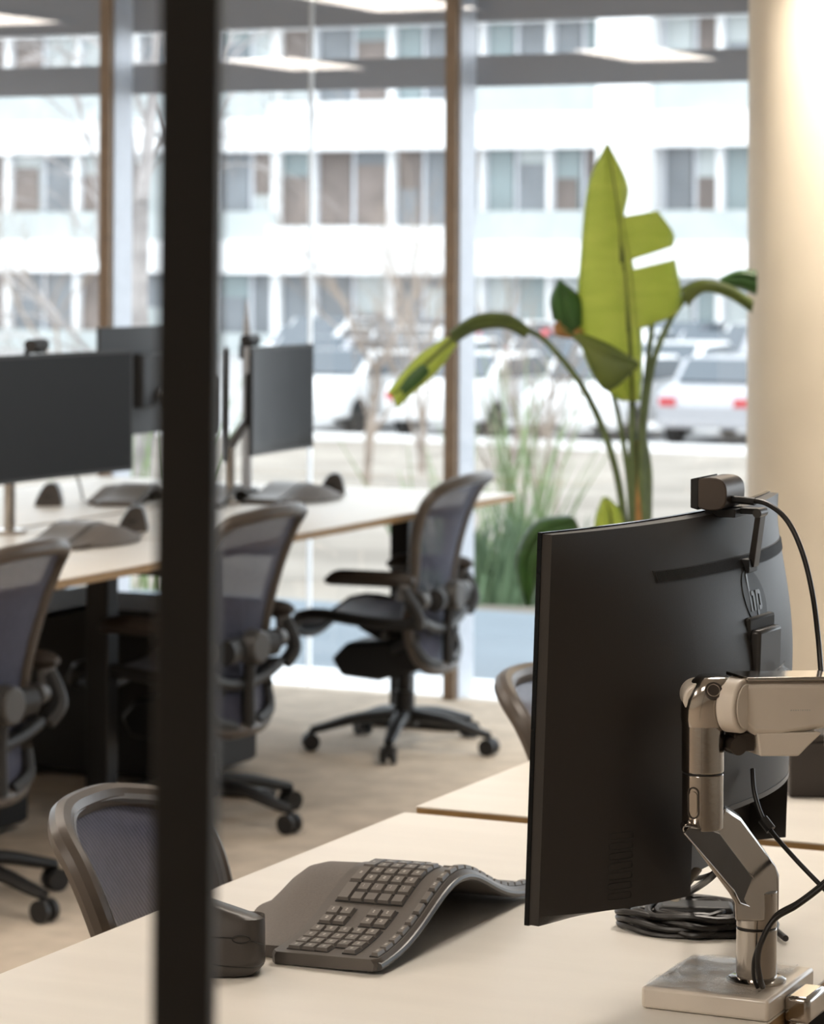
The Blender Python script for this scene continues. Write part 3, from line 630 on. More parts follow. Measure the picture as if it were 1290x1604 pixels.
# dark smudge behind the base plate, built as a black coil of cable with a brick
coil = thing('smudge_coil', 'black coil of cables built in place of a dark smudge on the desk behind the base plate', 'cable coil', G(1092, 1455, DZ))
for k in range(18):
    rx, ry = 0.098-0.011*(k%6), 0.062-0.0085*(k%5); oz = 0.004+0.0042*(k//3)
    pts = [(math.cos(a_)*rx*(1+0.06*math.sin(3*a_+k)) + 0.006*math.sin(k*2.1), math.sin(a_)*ry*(1+0.08*math.cos(2*a_+k*1.7)), oz+0.002*math.sin(4*a_+k)) for a_ in (2*math.pi*i/32 for i in range(32))]
    MB().tube(pts, 0.0042, 8, loop=True).build('cable_loop', 'cable', coil)
MB().box((-0.05,-0.022,0.001), (0.045,0.025,0.032)).build('power_brick', 'black', coil, bevel=0.006)
coil.rotation_euler = (0, 0, math.radians(20))
cable([G(1020,1415,0.757), G(1060,1405,0.757), G(1110,1407,0.757), G(1165,1420,0.757), G(1230,1470,0.757)], 0.004, 'black cable running along the desk behind the arm post')
# ------------------------------------------------------------------ sculpted keyboard
kb = thing('keyboard', 'sculpted dark ergonomic keyboard with arched palm rest on the foreground desk', 'keyboard', (-1.50, 3.362, DZ))
def hump(y): return 0.062*math.exp(-(y/0.125)**2) + 0.004
def khz(x, y): return 0.013 + hump(y) - 0.10*max(0, -x-0.02)*0.3
def kfx(y): return -0.140 - 0.0*y           # front of the key deck
# deck (arched slab)
mb = MB(); rr = []
for i in range(61):
    y = -0.240 + 0.48*i/60; c_ = 0.012 if i in (0, 60) else 0.0; r0 = 0.0
    xa, xb_ = 0.004 - c_*0.6, kfx(y) + c_*0.6
    zt = khz(0, y); zf = khz(-0.13, y)
    rr.append([(xa, y, zt-0.014), (xa+0.002, y, zt-0.006), (xa-0.003, y, zt), (xb_+0.002, y, zf), (xb_-0.001, y, zf-0.005), (xb_, y, zf-0.015)])
mb.rings(rr); mb.build('key_deck', 'kb', kb, smooth=45)
mb = MB(); rr = []
for i in range(61):
    y = -0.236 + 0.472*i/60; zt = khz(0, y)+0.0004; zf = khz(-0.13, y)+0.0004
    rr.append([(-0.006, y, zt-0.003), (-0.006, y, zt), (-0.126, y, zf), (-0.126, y, zf-0.003)])
kw = None
# palm rest
mb = MB(); rr = []
for i in range(61):
    t_ = i/60; y = -0.215 + 0.445*t_; yy = y/0.235
    depth = 0.028 + 0.098*max(0, 1-abs(yy)**2.4) + 0.012*math.cos(yy*math.pi*2)*max(0, 1-abs(yy))
    xr = kfx(y)+0.002; zt = khz(-0.14, y)-0.001; row = []
    for k in range(9):
        s_ = k/8; row.append((xr - depth*s_, y, (zt)*(1-0.10*s_ - 0.75*sstep(max(0, (s_-0.35)/0.65))**1.3)))
    row.append((xr - depth*1.0, y, 0.001)); row.append((xr, y, 0.001 if True else zt-0.02))
    rr.append(row)
mb.rings(rr); mb.build('palm_rest', 'palm', kb, smooth=60)
# keys
KP = 0.0188
def keymesh(w_, d_, h_=0.0042):
    mb = MB(); a_, b_ = d_/2, w_/2; i_ = 0.0012
    mb.add([(-a_,-b_,0),(a_,-b_,0),(a_,b_,0),(-a_,b_,0),(-a_+i_,-b_+i_,h_),(a_-i_,-b_+i_,h_),(a_-i_,b_-i_,h_),(-a_+i_,b_-i_,h_)], [(0,3,2,1),(4,5,6,7),(0,1,5,4),(1,2,6,5),(2,3,7,6),(3,0,4,7)])
    return mb
protos = {}
def key(x, y, w_=0.0164, d_=0.0160):
    kk = (round(w_,4), round(d_,4)); 
    if kk not in protos:
        o = keymesh(w_, d_).build('key', 'key', kb, smooth=0); protos[kk] = o.data
    else:
        o = bpy.data.objects.new('key', protos[kk]); COL.objects.link(o); o.parent = kb
    e = 0.002; sl = (khz(x, y+e)-khz(x, y-e))/(2*e)
    o.location = (x, y, khz(x, y)+0.0005); o.rotation_euler = (math.atan(sl), math.radians(-1.5), 0)
rows = [-0.022, -0.0405, -0.059, -0.0775, -0.096, -0.1145]
wells = MB()
def well(x, y, w_, d_):
    wells.rings([[(x-d_/2, yy, khz(x, yy)-0.002), (x+d_/2, yy, khz(x, yy)-0.002), (x+d_/2, yy, khz(x, yy)+0.0006), (x-d_/2, yy, khz(x, yy)+0.0006)] for yy in (y-w_/2, y, y+w_/2)])
for c in range(4):                                   # number pad at the near end
    y = -0.218 + c*KP
    for r in rows[1:]:
        if c == 0 and r == rows[2]: continue
        key(r, y); well(r, y, KP*1.0, 0.0186)
for c in range(2):
    y = -0.137 + c*KP
    for r in rows[1:3]+rows[4:]: key(r, y); well(r, y, KP, 0.0186)
for c in range(7):                                   # right and left alpha fields, split in the middle
    for side in (0, 1):
        y = (-0.088 + c*KP) if side == 0 else (0.066 + c*KP)
        for ri, r in enumerate(rows[1:]):
            xo = (0.002 if side == 0 else -0.002)*(3-c)*0.4
            if side == 0 and c == 6 and ri in (0,): continue
            if ri == 4 and c % 2: continue
            w_ = 0.0164 if ri < 4 or c == 6 else 0.0164+KP
            yy = y if w_ < 0.02 else y + KP/2
            key(r+xo*0, yy, w_); well(r, yy, w_+0.0024, 0.0186)
for c in range(20):
    y = -0.218 + c*0.0232; key(-0.0065-0.0, y, 0.0195, 0.0095); well(-0.0065, y, 0.0232, 0.0118)
lg_ = MB()
for o_k in [c for c in bpy.data.objects if c.parent == kb and c.name.startswith('key') and c.name != 'key_deck']:
    x, y, z = o_k.location; sl = (khz(x, y+.002)-khz(x, y-.002))/.004
    for q in range(2):
        y1, y2 = y-0.0028+0.0030*q, y-0.0008+0.0030*q
        hh = lambda xx, yy: khz(xx, y) + 0.0050 + sl*(yy-y)
        lg_.add([(x-0.002,y1,hh(x,y1)),(x+0.001,y1,hh(x,y1)),(x+0.001,y2,hh(x,y2)),(x-0.002,y2,hh(x,y2))], [(0,1,2,3)])
lgo = lg_.build('key_legends', 'legend', kb, smooth=0); lgo['kind'] = 'stuff'
wl = wells.build('key_wells', 'keyb', kb, smooth=0)
# arched cavity front rail at the back edge
mb = MB(); mb.tube([(0.003, -0.236+0.472*i/40, khz(0,-0.236+0.472*i/40)-0.009) for i in range(41)], 0.005, 8); mb.build('rear_rail', 'monlip', kb)

# ------------------------------------------------------------------ vertical mouse
ms = thing('vertical_mouse', 'dark sculpted vertical mouse on the foreground desk beside the dark post', 'mouse', G(362, 1530, DZ), YAW)
# local: +x to the picture's right, +y away
def mrow(z, x0, x1, y0, y1):
    n_ = 28; cxm, cym = (x0+x1)/2, (y0+y1)/2; out_ = []
    for q in range(n_):
        a_ = 2*math.pi*q/n_; ca, sa = math.cos(a_), math.sin(a_)
        out_.append((cxm + math.copysign(abs(ca)**0.55, ca)*(x1-x0)/2, cym + math.copysign(abs(sa)**0.6, sa)*(y1-y0)/2, z))
    return out_
rowsm = [(0.0,-0.055,0.024,-0.005,0.060),(0.004,-0.060,0.031,-0.012,0.068),(0.012,-0.062,0.0385,-0.014,0.070),(0.030,-0.060,0.0385,-0.012,0.066),(0.050,-0.056,0.0385,-0.006,0.060),(0.066,-0.052,0.038,0.000,0.052)]
mb = MB(); rr = [mrow(*r) for r in rowsm]
top = [(x, y, 0.0745 - 0.30*(x+0.01)) for x, y, z in mrow(0.07,-0.050,0.0372,0.004,0.048)]
top2 = [(x*0.93, 0.004+ (y)*0.85, 0.0775 - 0.31*(x+0.01)) for x, y, z in mrow(0.07,-0.048,0.0385,0.004,0.046)]
rr += [top, top2]; mb.rings(rr); mb.build('mouse_body', 'mouse', ms, smooth=50)
MB().tube([(0.0385+0.0003 if False else 0.012+0.0105*math.cos(q), -0.0086, 0.046+0.0045*math.sin(q)) for q in (2*math.pi*i/24 for i in range(24))], 0.0007, 6, loop=True).build('side_button_ring', 'keyb', ms)
MB().tube([(-0.03,-0.0095,0.050),(0.002,-0.007,0.047)], 0.0006, 6).tube([(0.023,-0.006,0.043),(0.0385,-0.001,0.038)],0.0006,6).build('button_seam', 'keyb', ms)
MB().tube(smooth_path([(-0.04,-0.0135,0.022),(-0.01,-0.0142,0.016),(0.025,-0.0138,0.014),(0.038,0.0,0.016)],5), 0.0006, 6).build('base_seam', 'keyb', ms)

# dark box on the second near desk, cut by the frame
bxo = G(1262, 1250, DZ+0.002)
db = thing('storage_box', 'dark brown box on the second near desk at the right edge', 'box', (bxo.x, bxo.y, DZ+0.002), YAW)
MB().box((-0.026,0,0), (0.14,0.09,0.088)).build('box_body', 'box', db, bevel=0.004)
MB().box((-0.028,-0.002,0.088), (0.142,0.092,0.100)).build('lid', 'box', db, bevel=0.003)
MB().box((0.03,-0.003,0.04), (0.08,0.0,0.055)).build('handle', 'keyb', db)

# ------------------------------------------------------------------ far bench equipment
def far_monitor(label, c, rz, wd, ht, zt, satin=False, cam_off=None, name='desk_monitor', pole=None):
    t = thing(name, label, 'monitor', (c[0], c[1], zt-ht), rz, 'monitors on the far bench')
    # faces local +x
    def fx(v): return (0.012*(2*v)**2 - 0.012)
    n_ = 16
    MB().rings([[Vector((fx(v),v*wd,0)),Vector((fx(v)+0.012,v*wd,0)),Vector((fx(v)+0.012,v*wd,ht)),Vector((fx(v),v*wd,ht))] for v in [i/n_-0.5 for i in range(n_+1)]]).build('case', 'black', t)
    MB().grid(lambda a_, b_: Vector((fx(a_-0.5)+0.0125, (a_-0.5)*wd*0.975, 0.010+(ht-0.02)*b_)), n_, 2).build('screen', 'screensat' if satin else 'screen', t)
    MB().box((-0.075,-0.12,ht*0.25),(-0.028,0.12,ht*0.75)).build('rear_housing', 'black', t, bevel=0.01)
    if pole: 
        pl = thing('bench_monitor_arm', pole[3], 'monitor arm', (pole[0], pole[1], BZ), 0, 'monitor arms on the far bench')
        ph = pole[2]; MB().cyl((0,0,0.0),(0,0,ph), 0.017, 16).build('post', 'chrome', pl)
        MB().lathe([(0.05,0),(0.05,0.012),(0.02,0.016)], n=20).build('base', 'chrome', pl)
        tgt = t.matrix_basis @ Vector((0,0,0)); e_ = Vector((c[0],c[1],zt-ht*0.62)) - Vector(pl.location) + Matrix.Rotation(rz,3,'Z') @ Vector((-0.085,0,0))
        MB().tube([(0,0,ph-0.01), (e_*0.5+Vector((0,0,(ph)*0.5-0.00)))*1.0, e_], [0.017,0.015,0.015], 12).build('upper_arm', 'grey', pl)
        MB().tube([e_, e_+Matrix.Rotation(rz,3,'Z') @ Vector((0.02,0,0))], 0.02, 12).build('head', 'grey', pl)
    return t
def wcam(x, y, z, rz, label):
    t = thing('bench_webcam', label, 'webcam', (x, y, z), rz, 'webcams on the far monitors')
    MB().prism([(0.02*math.cos(q), 0.017*math.sin(q)+0.022) for q in (2*math.pi*i/16 for i in range(16))], -0.035, 0.035, lambda p,q,r:(p,r,q)).build('camera_body', 'black', t)
    MB().box((-0.02,-0.02,0.0),(0.02,0.02,0.01)).box((-0.035,-0.012,-0.04),(-0.03,0.012,0.008)).build('clip', 'black', t)
far_monitor('big dark monitor at the left edge on the far bench', (-4.40, 7.02), math.radians(-2), 0.86, 0.352, 1.320, True, pole=(-4.70, 7.30, 0.20, 'golden-brown monitor arm post at the left edge under the big monitor'))
wcam(-4.42, 7.0, 1.322, 0, 'small webcam on top of the big monitor at the left edge')
far_monitor('monitor right of the dark post with a grey reflection on its screen', (-4.42, 8.47), math.radians(4), 0.50, 0.345, 1.305, False, pole=(-4.62, 8.50, 0.20, 'polished monitor arm post just right of the dark post'))
wcam(-4.45, 8.32, 1.305, 0, 'small webcam on top of the monitor right of the dark post')
m2 = P(248, 600, 10.05); far_monitor('black-backed monitor on the far side of the bench, left of the dark post', (-5.12, 8.78), math.pi, 0.56, 0.37, 1.352, False, pole=(-4.95, 8.80, 0.2, 'arm post hidden behind the dark post on the far side of the bench'))
m3 = P(352, 628, 9.4); far_monitor('edge-on monitor showing as a dark sliver right beside the dark post', (m3.x, m3.y), math.radians(28.4), 0.30, 0.355, 1.30)
# grey pole with a slim tip between those monitors
pp = G(386, 770, BZ)
t = thing('divider_panel', 'slim grey upright divider panel left of the small far monitor', 'divider', (pp.x, pp.y, BZ), YAW)
MB().prism([(-0.017,0),(0.017,0),(0.015,0.52),(0.003,0.665),(-0.004,0.665),(-0.015,0.55)], -0.02, 0.02, lambda p,q,r:(p,r,q)).build('panel', 'alu', t, bevel=0.002)
MB().box((-0.04,-0.05,0),(0.04,0.05,0.012)).build('foot', 'blackm', t)
def far_keyboard(px, py, label, yaw=0.0, L=0.40):
    g = G(px, py, BZ); t = thing('bench_keyboard', label, 'keyboard', (g.x, g.y, BZ), yaw, 'keyboards on the far bench')
    hz_ = lambda y: 0.012+0.045*math.exp(-(y/0.12)**2)
    MB().rings([[(0.065,y,max(0.001,hz_(y)-0.012)),(0.065,y,hz_(y)),(-0.07,y,hz_(y)),(-0.07,y,max(0.001,hz_(y)-0.02))] for y in [L*(i/24-0.5)*1.1 for i in range(25)]]).build('key_deck', 'kb', t)
    MB().rings([[(0.06,y,hz_(y)+0.0005),(0.06,y,hz_(y)+0.005),(-0.05,y,hz_(y)+0.005),(-0.05,y,hz_(y)+0.0005)] for y in [L*(i/24-0.5)*1.05 for i in range(25)]]).build('key_field', 'key', t)
    MB().rings([[(-0.07,y,0.001),(-0.07,y,hz_(y)),(-0.11,y,hz_(y)*0.9),(-0.07-0.09*(1-abs(2*y/L)**2.2),y,0.004)] for y in [L*(i/24-0.5)*0.98 for i in range(25)]]).build('palm_rest', 'palm', t)
def far_mouse(px, py, label, sc_=1.0):
    g = G(px, py, BZ); t = thing('bench_mouse', label, 'mouse', (g.x, g.y, BZ), YAW, 'vertical mice on the far bench')
    MB().rings([[(x*sc_+ (0.012*z/0.08)*sc_, y*sc_, z*sc_) for x, y in ((-w_,-0.03),(w_,-0.03),(w_+0.004,0),(w_,0.04),(-w_,0.045),(-w_-0.004,0))] for z, w_ in ((0,0.042),(0.015,0.042),(0.045,0.032),(0.068,0.020),(0.075,0.008))]).build('mouse_body', 'mouse', t, smooth=50)
    MB().box((-0.01*sc_,-0.034*sc_,0.03*sc_),(0.012*sc_,-0.028*sc_,0.036*sc_)).build('side_button', 'keyb', t)
    return t
far_keyboard(455, 783, 'ergonomic keyboard at the far desk left of the side-on chair', math.radians(180))
far_mouse(519, 775, 'dark vertical mouse at the end of the far keyboard by the side-on chair')
far_keyboard(125, 850, 'dark ergonomic keyboard on the left far desk in front of its chair', math.radians(184), 0.42)
far_mouse(208, 832, 'dark vertical mouse on the left far desk beside the dark post')
far_keyboard(215, 786, 'grey ergonomic keyboard beyond the big monitor, left of the dark post', math.radians(10))
far_mouse(76, 792, 'dark mouse below the big monitor on the left far desk')
far_keyboard(345, 788, 'keyboard half hidden by the dark post on the far bench', math.radians(10))
cb = [G(165,768,BZ+.004)+Vector((0,0,0)), P(160,740,8.9), P(140,722,8.7)]
tag(MB().tube(smooth_path([G(130,782,BZ+0.004), P(122,750,8.9), P(108,735,8.7)], 6), 0.004, 8).build('bench_cable', 'cable'), 'thin dark cable curving down under the big monitor at the left', 'cable')

# ------------------------------------------------------------------ plant
PD = 8.25
pl_base = G(1000, 820, 0.62); pb_ = P(1000, 820, PD)
plant = thing('potted_plant', 'tall banana-leafed potted plant by the window behind the big monitor', 'plant', (pb_.x, pb_.y, 0))
Q0 = plant.location.copy(); Q = lambda px, py, dd=0.0: P(px, py, PD+dd)-Q0
MB().lathe([(0.15,0),(0.19,0.30),(0.20,0.42),(0.185,0.42),(0.175,0.36)], n=36).build('planter', 'pot', plant)
MB().lathe([(0.176,0.34),(0.176,0.37)], n=30).build('soil', 'soil', plant)
def leafmesh(name, m, mid, left, right, fold=0.05, solid=0.003):
    """mid, left, right: matching outline points (px, py, dd) -> leaf as two blades along a midrib"""
    n_ = 28
    def rs(pts):
        p = smooth_path([Q(*q) for q in pts], 10); return [p[int(round(i*(len(p)-1)/n_))] for i in range(n_+1)]
    m_, l_, r_ = rs(mid), rs(left), rs(right); mb = MB()
    away = Vector((-math.sin(YAW), math.cos(YAW), 0))
    for side in (l_, r_):
        mb.grid(lambda a_, b_: (lambda i, b2: m_[i].lerp(side[i], b2) + away*(-fold*math.sin(b2*math.pi*0.6)*0.5 + fold*b2*b2))(int(round(a_*n_)), b_), n_, 6)
    o = mb.build(name, m, plant, solid=solid, smooth=80)
    MB().tube(m_, [0.009*(1-0.8*i/n_) for i in range(n_+1)], 8).build('midrib', 'leafo' if m != 'leafd' else 'leafd', o)
    return o
# big upright leaf: whole left half, torn right half
mid = [(990,628),(987,540),(978,420),(968,330),(957,260),(951,226)]
leafmesh('leaf', 'leaf', mid, [(972,628),(930,590),(905,510),(910,400),(922,290),(950,226)], [(1003,628),(1006,540),(993,420),(978,345),(984,290),(953,226)])
leafmesh('torn_leaf_lobe', 'leaf', [(974,412),(972,372),(970,340)], [(976,414),(974,372),(971,338)], [(1054,386),(1055,365),(1030,330)], 0.03)
leafmesh('torn_leaf_lobe', 'leaf', [(985,520),(981,470),(977,425)], [(984,524),(980,470),(976,427)], [(1022,508),(1066,482),(1058,406)], 0.03)
leafmesh('small_leaf', 'leafd', [(895,520),(880,480),(876,438)], [(866,500),(862,468),(875,438)], [(912,508),(910,468),(878,438)], 0.04)
leafmesh('dry_leaf_tip', 'sheath', [(905,528),(885,518),(872,505)], [(895,530),(872,525),(868,508)], [(915,520),(895,506),(876,500)], 0.02)
leafmesh('folded_leaf', 'leafo', [(900,528,-0.1),(950,555,-0.12),(1000,572,-0.14)], [(905,520,-0.1),(955,540,-0.12),(1000,568,-0.14)], [(912,545,-0.1),(948,612,-0.14),(998,576,-0.14)], 0.03)
leafmesh('arching_leaf', 'leafo', [(828,520),(790,503),(745,507),(705,528)], [(828,512),(795,492),(745,494),(704,520)], [(822,530),(790,515),(745,520),(708,542)], 0.04)
leafmesh('hanging_leaf_tip', 'leaf', [(708,532),(665,572),(625,612),(614,620)], [(700,528),(655,558),(612,608),(610,616)], [(716,540),(682,585),(640,622),(622,640)], 0.03)
leafmesh('hanging_dark_spot', 'leafd', [(668,575,-0.02),(650,592,-0.02),(630,612,-0.02)], [(660,570,-0.02),(640,588,-0.02),(624,610,-0.02)], [(672,584,-0.02),(655,602,-0.02),(632,620,-0.02)], 0.01)
leafmesh('arching_leaf', 'leafo', [(1068,468),(1100,452),(1140,458),(1178,484)], [(1066,452),(1100,438),(1140,446),(1180,470)], [(1078,480),(1102,458),(1140,466),(1178,490)], 0.03)
leafmesh('arching_leaf_far', 'leafd', [(1128,440,.1),(1155,432,.1),(1185,440,.1)], [(1128,436,.1),(1155,424,.1),(1185,424,.1)], [(1130,446,.1),(1158,452,.1),(1185,462,.1)], 0.03)
leafmesh('drooping_leaf', 'leafd', [(900,815),(850,835),(825,880),(828,948)], [(892,808),(838,820),(808,878),(824,952)], [(902,835),(868,862),(852,900),(832,950)], 0.06)
leafmesh('low_leaf', 'leaf', [(958,840),(955,805),(947,780)], [(930,842),(934,808),(945,778)], [(984,842),(976,805),(950,778)], 0.04)
for pts, r0, r1, m in (
    ([(1003,1060),(1000,900),(992,800),(990,700),(990,625)], 0.016, 0.010, 'stem'),
    ([(996,1060),(985,900),(965,740),(920,620),(860,540),(828,518)], 0.013, 0.008, 'stem'),
    ([(1008,1060),(1010,860),(1006,700),(1020,580),(1045,510),(1072,468)], 0.013, 0.008, 'stem'),
    ([(1000,1060),(990,860),(985,760),(970,660),(955,600)], 0.011, 0.007, 'stem'),
    ([(1010,1060),(1008,860),(1003,700),(1015,560),(1022,500)], 0.011, 0.008, 'stem'),
    ([(996,1050),(985,960),(955,880),(945,840)], 0.008, 0.006, 'stem'),
    ([(992,1060),(950,960),(920,870),(898,815)], 0.010, 0.007, 'stem'),
    ([(1004,1060),(1002,900),(1000,800),(1002,740),(1000,690)], 0.024, 0.008, 'sheath'),
    ([(1014,1060),(1012,900),(1014,800),(1016,740),(1010,690)], 0.020, 0.007, 'stem')):
    p = smooth_path([Q(x, y, 0.01*i) for i, (x, y) in enumerate(pts)], 8); n_ = len(p)
    p[0].z = max(0.36, p[0].z if p[0].z > 0.36 else 0.36)
    p = [q if q.z > 0.36 else Vector((q.x, q.y, 0.36)) for q in p]
    k0 = max(i for i in range(n_) if p[i].z <= 0.3601) if any(q.z <= 0.3601 for q in p) else 0
    p = p[k0:]; n_ = len(p)
    MB().tube(p, [r0+(r1-r0)*i/n_ for i in range(n_)], 8).build('stalk' if m == 'stem' else 'dry_sheath', m, plant)
# ------------------------------------------------------------------ outdoors
DKZ = -0.06; LOT = -1.5
struct('floor_deck', MB().box((-40, WY+0.50, DKZ-0.3), (25, 12.6, DKZ)), 'deck')
mb = MB()
def gz(y): return interp([(12.6,-0.12),(44,LOT),(200,LOT)], y)
rnd = random.Random(3)
ys = [12.6+ (44-12.6)*(i/46)**1.4 for i in range(47)]; xs = [-90+2.2*i for i in range(60)]
mb.grid(lambda a, b: (xs[int(round(a*59))], ys[int(round(b*46))], gz(ys[int(round(b*46))]) + rnd.uniform(-0.05,0.05)*(1 if 0 < b < 1 else 0)), 59, 46)
struct('floor_bank', mb, 'gravel', smooth=80)
struct('floor_parking', MB().box((-140, 44, LOT-0.2), (80, 160, LOT)), 'asph')
# low white kerb / wall between bank and parking
kk = MB().box((-90, 43.3, -1.6), (40, 43.5, -1.34)).build('parking_wall', 'bwhite'); tag(kk, 'low white wall along the car park beyond the planted bank', 'wall')
kids.clear()
# office building
FY = 81.6
def FX(px):
    k = (px-CX)/F; y = FY/(math.cos(YAW)+math.sin(YAW)*k); x = k*y
    return math.cos(YAW)*x - math.sin(YAW)*y
def FZ(px, py):
    k = (px-CX)/F; y = FY/(math.cos(YAW)+math.sin(YAW)*k); return CAMH-(py-HZ-ROLL*(px-CX))*y/F
bd = thing('office_building', 'long white-banded office building with glass rows across the car park', 'building', (FX(645), FY, LOT))
B0 = bd.location.copy()
def bbox(x0, x1, y0, y1, z0, z1): return MB().box((x0-B0.x, y0-B0.y, z0-B0.z), (x1-B0.x, y1-B0.y, z1-B0.z))
ST = 3.82
zl = FZ(600, 430); zh = FZ(600, 355)     # lower white band, middle section
XL, XR = FX(-500), FX(1900)
bbox(XL, XR, FY+0.5, FY+14, LOT, 14.5).build('core_wall', 'pgrey', bd)
secs = [(-500, 195, 0.42, 0.0), (195, 440, 0.42, 0.05), (440, 742, 1.0, 0.6), (742, 1900, 0.66, 0.25)]
for f in range(-1, 4):
    zb = zl + ST*f; hb = zh - zl
    for (a, b, fr_, off) in secs:
        h_ = hb*(1.0 if fr_ == 1.0 else 0.70)
        bbox(FX(a), FX(b), FY-0.35-off, FY+1.3, zb, zb+h_).build('white_band', 'bwhite', bd)
        if fr_ < 1: bbox(FX(a), FX(b), FY-0.25-off, FY-0.20-off, zb+h_, zb+h_+hb*0.62).build('parapet_glass', 'ppale', bd)
bars = [(-60,8),(10,9),(118,9),(210,8),(330,6),(430,14),(487,8),(610,10),(700,5),(752,6),(858,8),(1125,10),(1240,9),(1330,9)]
for px, wd in bars:
    x0 = FX(px-wd/2); x1 = FX(px+wd/2)
    bbox(x0, x1, FY+0.02, FY+0.35, zl-ST, zl+ST*4).build('facade_column', 'bwhite', bd)
bbox(FX(950), FX(1030), FY-0.9, FY+1.25, LOT, zl+ST*3+1.5).build('stair_tower', 'bwhite', bd)
kinds = ['pteal','pgrey','ppale','pbrown','pteal','pgrey']
rp = random.Random(5)
edges = sorted([-140] + [b[0] for b in bars] + [60, 280, 385, 545, 655, 800, 905, 950, 1030, 1080, 1180, 1290, 1400])
for f in range(-1, 4):
    z0 = zl + ST*f + (zh-zl); z1 = zl + ST*(f+1)
    for a, b in zip(edges, edges[1:]):
        k = kinds[rp.randrange(6)]
        x0, x1 = FX(a)+0.05, FX(b)-0.05
        pn = bbox(x0, x1, FY+0.28, FY+0.36, z0-0.6, z1).build('window_pane', k, bd)
        if rp.random() < 0.55:
            bbox(x0+0.1, x1-0.1, FY+0.22, FY+0.28, z0+0.05, z0+(z1-z0)*rp.uniform(0.4,0.85)).build('blind', rp.choice(['pbrown','pgrey','pbrown','ppale']), pn)
        bbox(x0, x0+0.10, FY+0.18, FY+0.30, z0, z1).build('window_bar', 'bmull', pn)

# cars
def car(px, py, z, rz, m, label):
    g = G(px, py, z); t = thing('car', label, 'car', (g.x, g.y, z), rz, 'cars parked in front of the office building')
    prof = [(-2.15,0.30),(-2.20,0.70),(-2.05,0.92),(-1.45,1.00),(-0.85,1.40),(0.60,1.43),(1.25,1.00),(2.05,0.85),(2.2,0.62),(2.15,0.30)]
    MB().prism(prof, -0.86, 0.86, lambda p,q,r:(p,r,q)).build('body', m, t, bevel=0.06)
    MB().prism([(-1.30,1.0),(-0.80,1.34),(0.55,1.37),(1.10,1.0)], -0.875, 0.875, lambda p,q,r:(p,r,q)).build('side_windows', 'cglass', t)
    MB().prism([(-1.44,1.03),(-0.90,1.38),(-0.87,1.36),(-1.40,1.0)], -0.72, 0.72, lambda p,q,r:(p-0.03,r,q+0.02)).prism([(1.25,1.03),(0.66,1.42),(0.62,1.38),(1.2,1.0)], -0.72, 0.72, lambda p,q,r:(p+0.03,r,q+0.02)).build('windscreens', 'cglass', t)
    for sx_ in (-1.35, 1.35):
        for sy_ in (-1, 1):
            MB().cyl((sx_,sy_*0.70,0.32),(sx_,sy_*0.89,0.32),0.32,16).build('wheel', 'tyre', t)
    MB().box((2.12,-0.75,0.60),(2.19,-0.45,0.72)).box((2.12,0.45,0.60),(2.19,0.75,0.72)).build('headlights', 'bwhite', t)
    MB().box((-2.21,-0.78,0.66),(-2.14,-0.5,0.8)).box((-2.21,0.5,0.66),(-2.14,0.78,0.8)).build('tail_lights', 'cred', t)
rowsc = [(47.0, [(545,'cwhite'),(752,'cwhite'),(962,'cwhite'),(1170,'cgrey')], 'front row'), (54.5, [(515,'cgrey'),(700,'cwhite'),(880,'cwhite'),(1062,'cwhite')], 'second row'),
         (62.5, [(505,'cwhite'),(662,'cwhite'),(820,'cred'),(980,'cwhite'),(1136,'cgrey')], 'third row'), (70.5, [(520,'cwhite'),(655,'cdark'),(795,'cwhite'),(935,'cwhite'),(1072,'cdark'),(1205,'cwhite')], 'back row')]
WH = {545:'right of the small far monitor',752:'right of the window mullion',962:'behind the plant stalks',1170:'beside the beige column',515:'by the small far monitor',700:'behind the mullion',880:'left of the plant stalks',1062:'right of the plant stalks',
      505:'by the small far monitor',662:'left of the mullion',820:'under the arching stem',980:'behind the plant',1136:'near the beige column',520:'by the small far monitor',655:'left of the mullion',795:'right of the mullion',935:'behind the big leaf',1072:'right of the plant',1205:'at the beige column'}
CN = {'cwhite':'white','cgrey':'silver','cred':'red','cdark':'dark'}
for yy, lst, rn in rowsc:
    for i, (px, m) in enumerate(lst):
        k = (px-CX)/F; y = yy/(math.cos(YAW)+math.sin(YAW)*k)
        car(px, HZ+F*(CAMH-LOT)/y, LOT, math.radians(90 if i % 2 else -90), m, '%s car in the %s of the car park, %s' % (CN[m], rn, WH[px]))

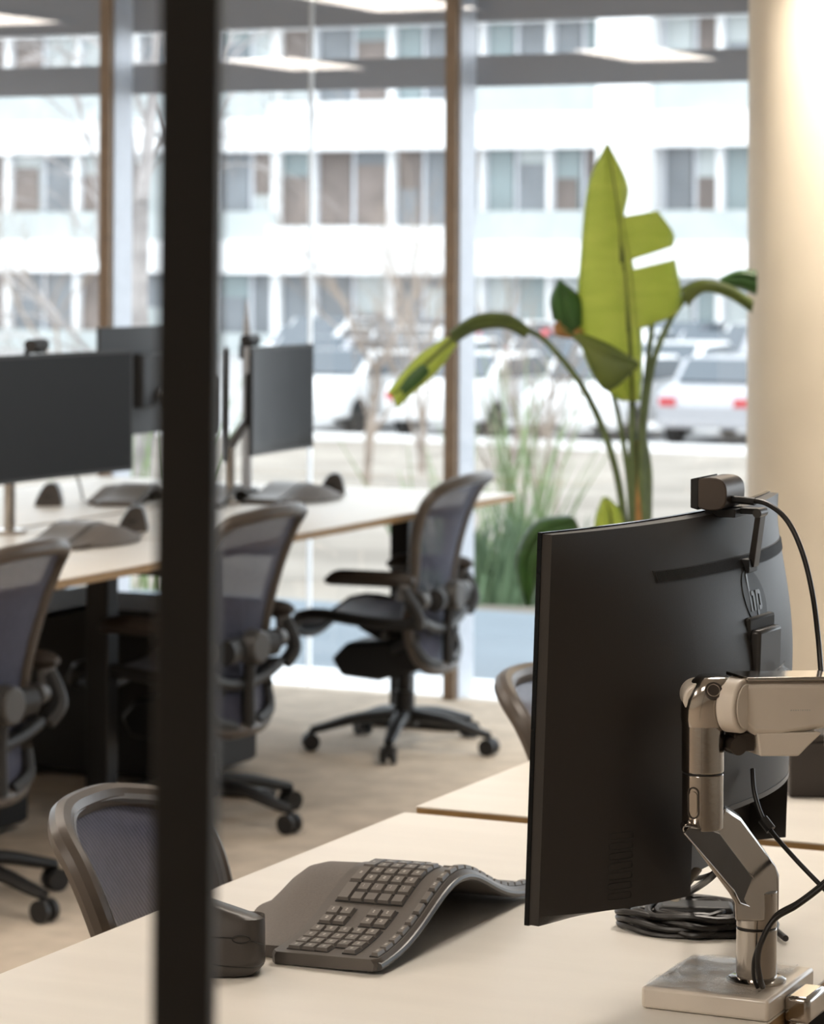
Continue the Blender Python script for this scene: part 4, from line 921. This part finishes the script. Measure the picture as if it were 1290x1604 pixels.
# bare trees
def tree(px, py, z, h, m, label, seed, spread=1.0, weep=False, depth=5, name='bare_tree', d=None):
    r_ = random.Random(seed); g = P(px, py, d) if d else G(px, py, z)
    base = Vector((g.x, g.y, z)); t = thing(name, label, 'tree', base, 0, 'bare winter trees outside')
    tr_, br_ = MB(), MB()
    def grow(p, dirv, ln, rad, lev):
        n_ = 4; pts = [p]; dd = dirv.copy()
        for i in range(n_):
            dd = (dd + Vector((r_.uniform(-.16,.16), r_.uniform(-.16,.16), (-0.14 if weep and lev > 1 else 0.04)))).normalized(); pts.append(pts[-1] + dd*ln/n_)
        (tr_ if lev == 0 else br_).tube(pts, [rad*(1-0.5*i/n_) for i in range(n_+1)], 5 if lev < 2 else 3, cap=False)
        if lev < depth:
            for k in range(4 if lev < 3 else 3):
                i = r_.randint(1, n_); ax_ = Vector((r_.uniform(-1,1), r_.uniform(-1,1), r_.uniform(-0.1,0.6)))*0.75*spread
                grow(pts[i] if k else pts[-1], (dd + ax_).normalized(), ln*r_.uniform(0.55,0.8), rad*0.48, lev+1)
    grow(Vector((0,0,-0.2)), Vector((0,0,1)), h*0.42, h*0.016, 0)
    tr_.build('trunk', m, t); b = br_.build('branches', m, t); b['kind'] = 'stuff'
tree(575, 800, gz(27), 3.3, 'bark', 'bare beige tree outside between the small far monitor and the mullion', 11, 1.1, d=30)
tree(660, 800, gz(31), 3.5, 'bark', 'bare beige tree just left of the window mullion outside', 12, 1.0, d=34)
tree(100, 800, gz(29), 3.3, 'bark', 'bare tree outside behind the big monitor at the left', 13, 1.1, d=32)
tree(232, 800, gz(15), 5.6, 'birch', 'weeping bare birch close outside beside the dark post', 14, 0.35, True, d=16.5)
tree(790, 800, gz(26), 2.2, 'bark', 'small bare tree outside just right of the mullion', 15, 1.0, d=29)
tree(860, 950, gz(17), 1.9, 'bark', 'thin bare sapling on the bank left of the plant', 16, 0.8, d=16, depth=4)
# reeds and shrubs on the bank
def tuft(px, d, h, label, m, n, sp, seed, name='reed_clump'):
    r_ = random.Random(seed); g = P(px, 800, d); zz = gz(g.y); mb = MB()
    for i in range(n):
        x, y = r_.gauss(0, sp), r_.gauss(0, sp*0.6); lean = Vector((r_.gauss(0,.22), r_.gauss(0,.2), 1)); hh = h*r_.uniform(0.45,1.0); w_ = 0.012*r_.uniform(.6,1.4)
        p0 = Vector((x, y, -0.02)); pts = [p0 + lean*hh*k/3 + Vector((lean.x,lean.y,0))*0.35*hh*(k/3)**2 for k in range(4)]
        mb.rings([[p + Vector((-w_*(1-k/3.3),0,0)), p + Vector((w_*(1-k/3.3),0.003,0)), p + Vector((0,0.008,0.0))] for k, p in enumerate(pts)])
    o = mb.build(name, m); o.location = (g.x, g.y, zz); tag(o, label, 'plant', None, 'stuff')
tuft(808, 15.5, 1.35, 'tall pale green reeds on the bank right of the window mullion', 'reed', 40, 0.10, 1)
tuft(775, 14.9, 0.55, 'low dark green shrubs at the foot of the bank beside the mullion', 'shrub', 200, 0.20, 2, 'low_shrub')
tuft(690, 16.5, 0.9, 'green stems on the bank left of the window mullion', 'reed', 16, 0.08, 3)
tuft(225, 15.0, 1.3, 'green stems on the bank beside the weeping birch', 'reed', 16, 0.14, 4)
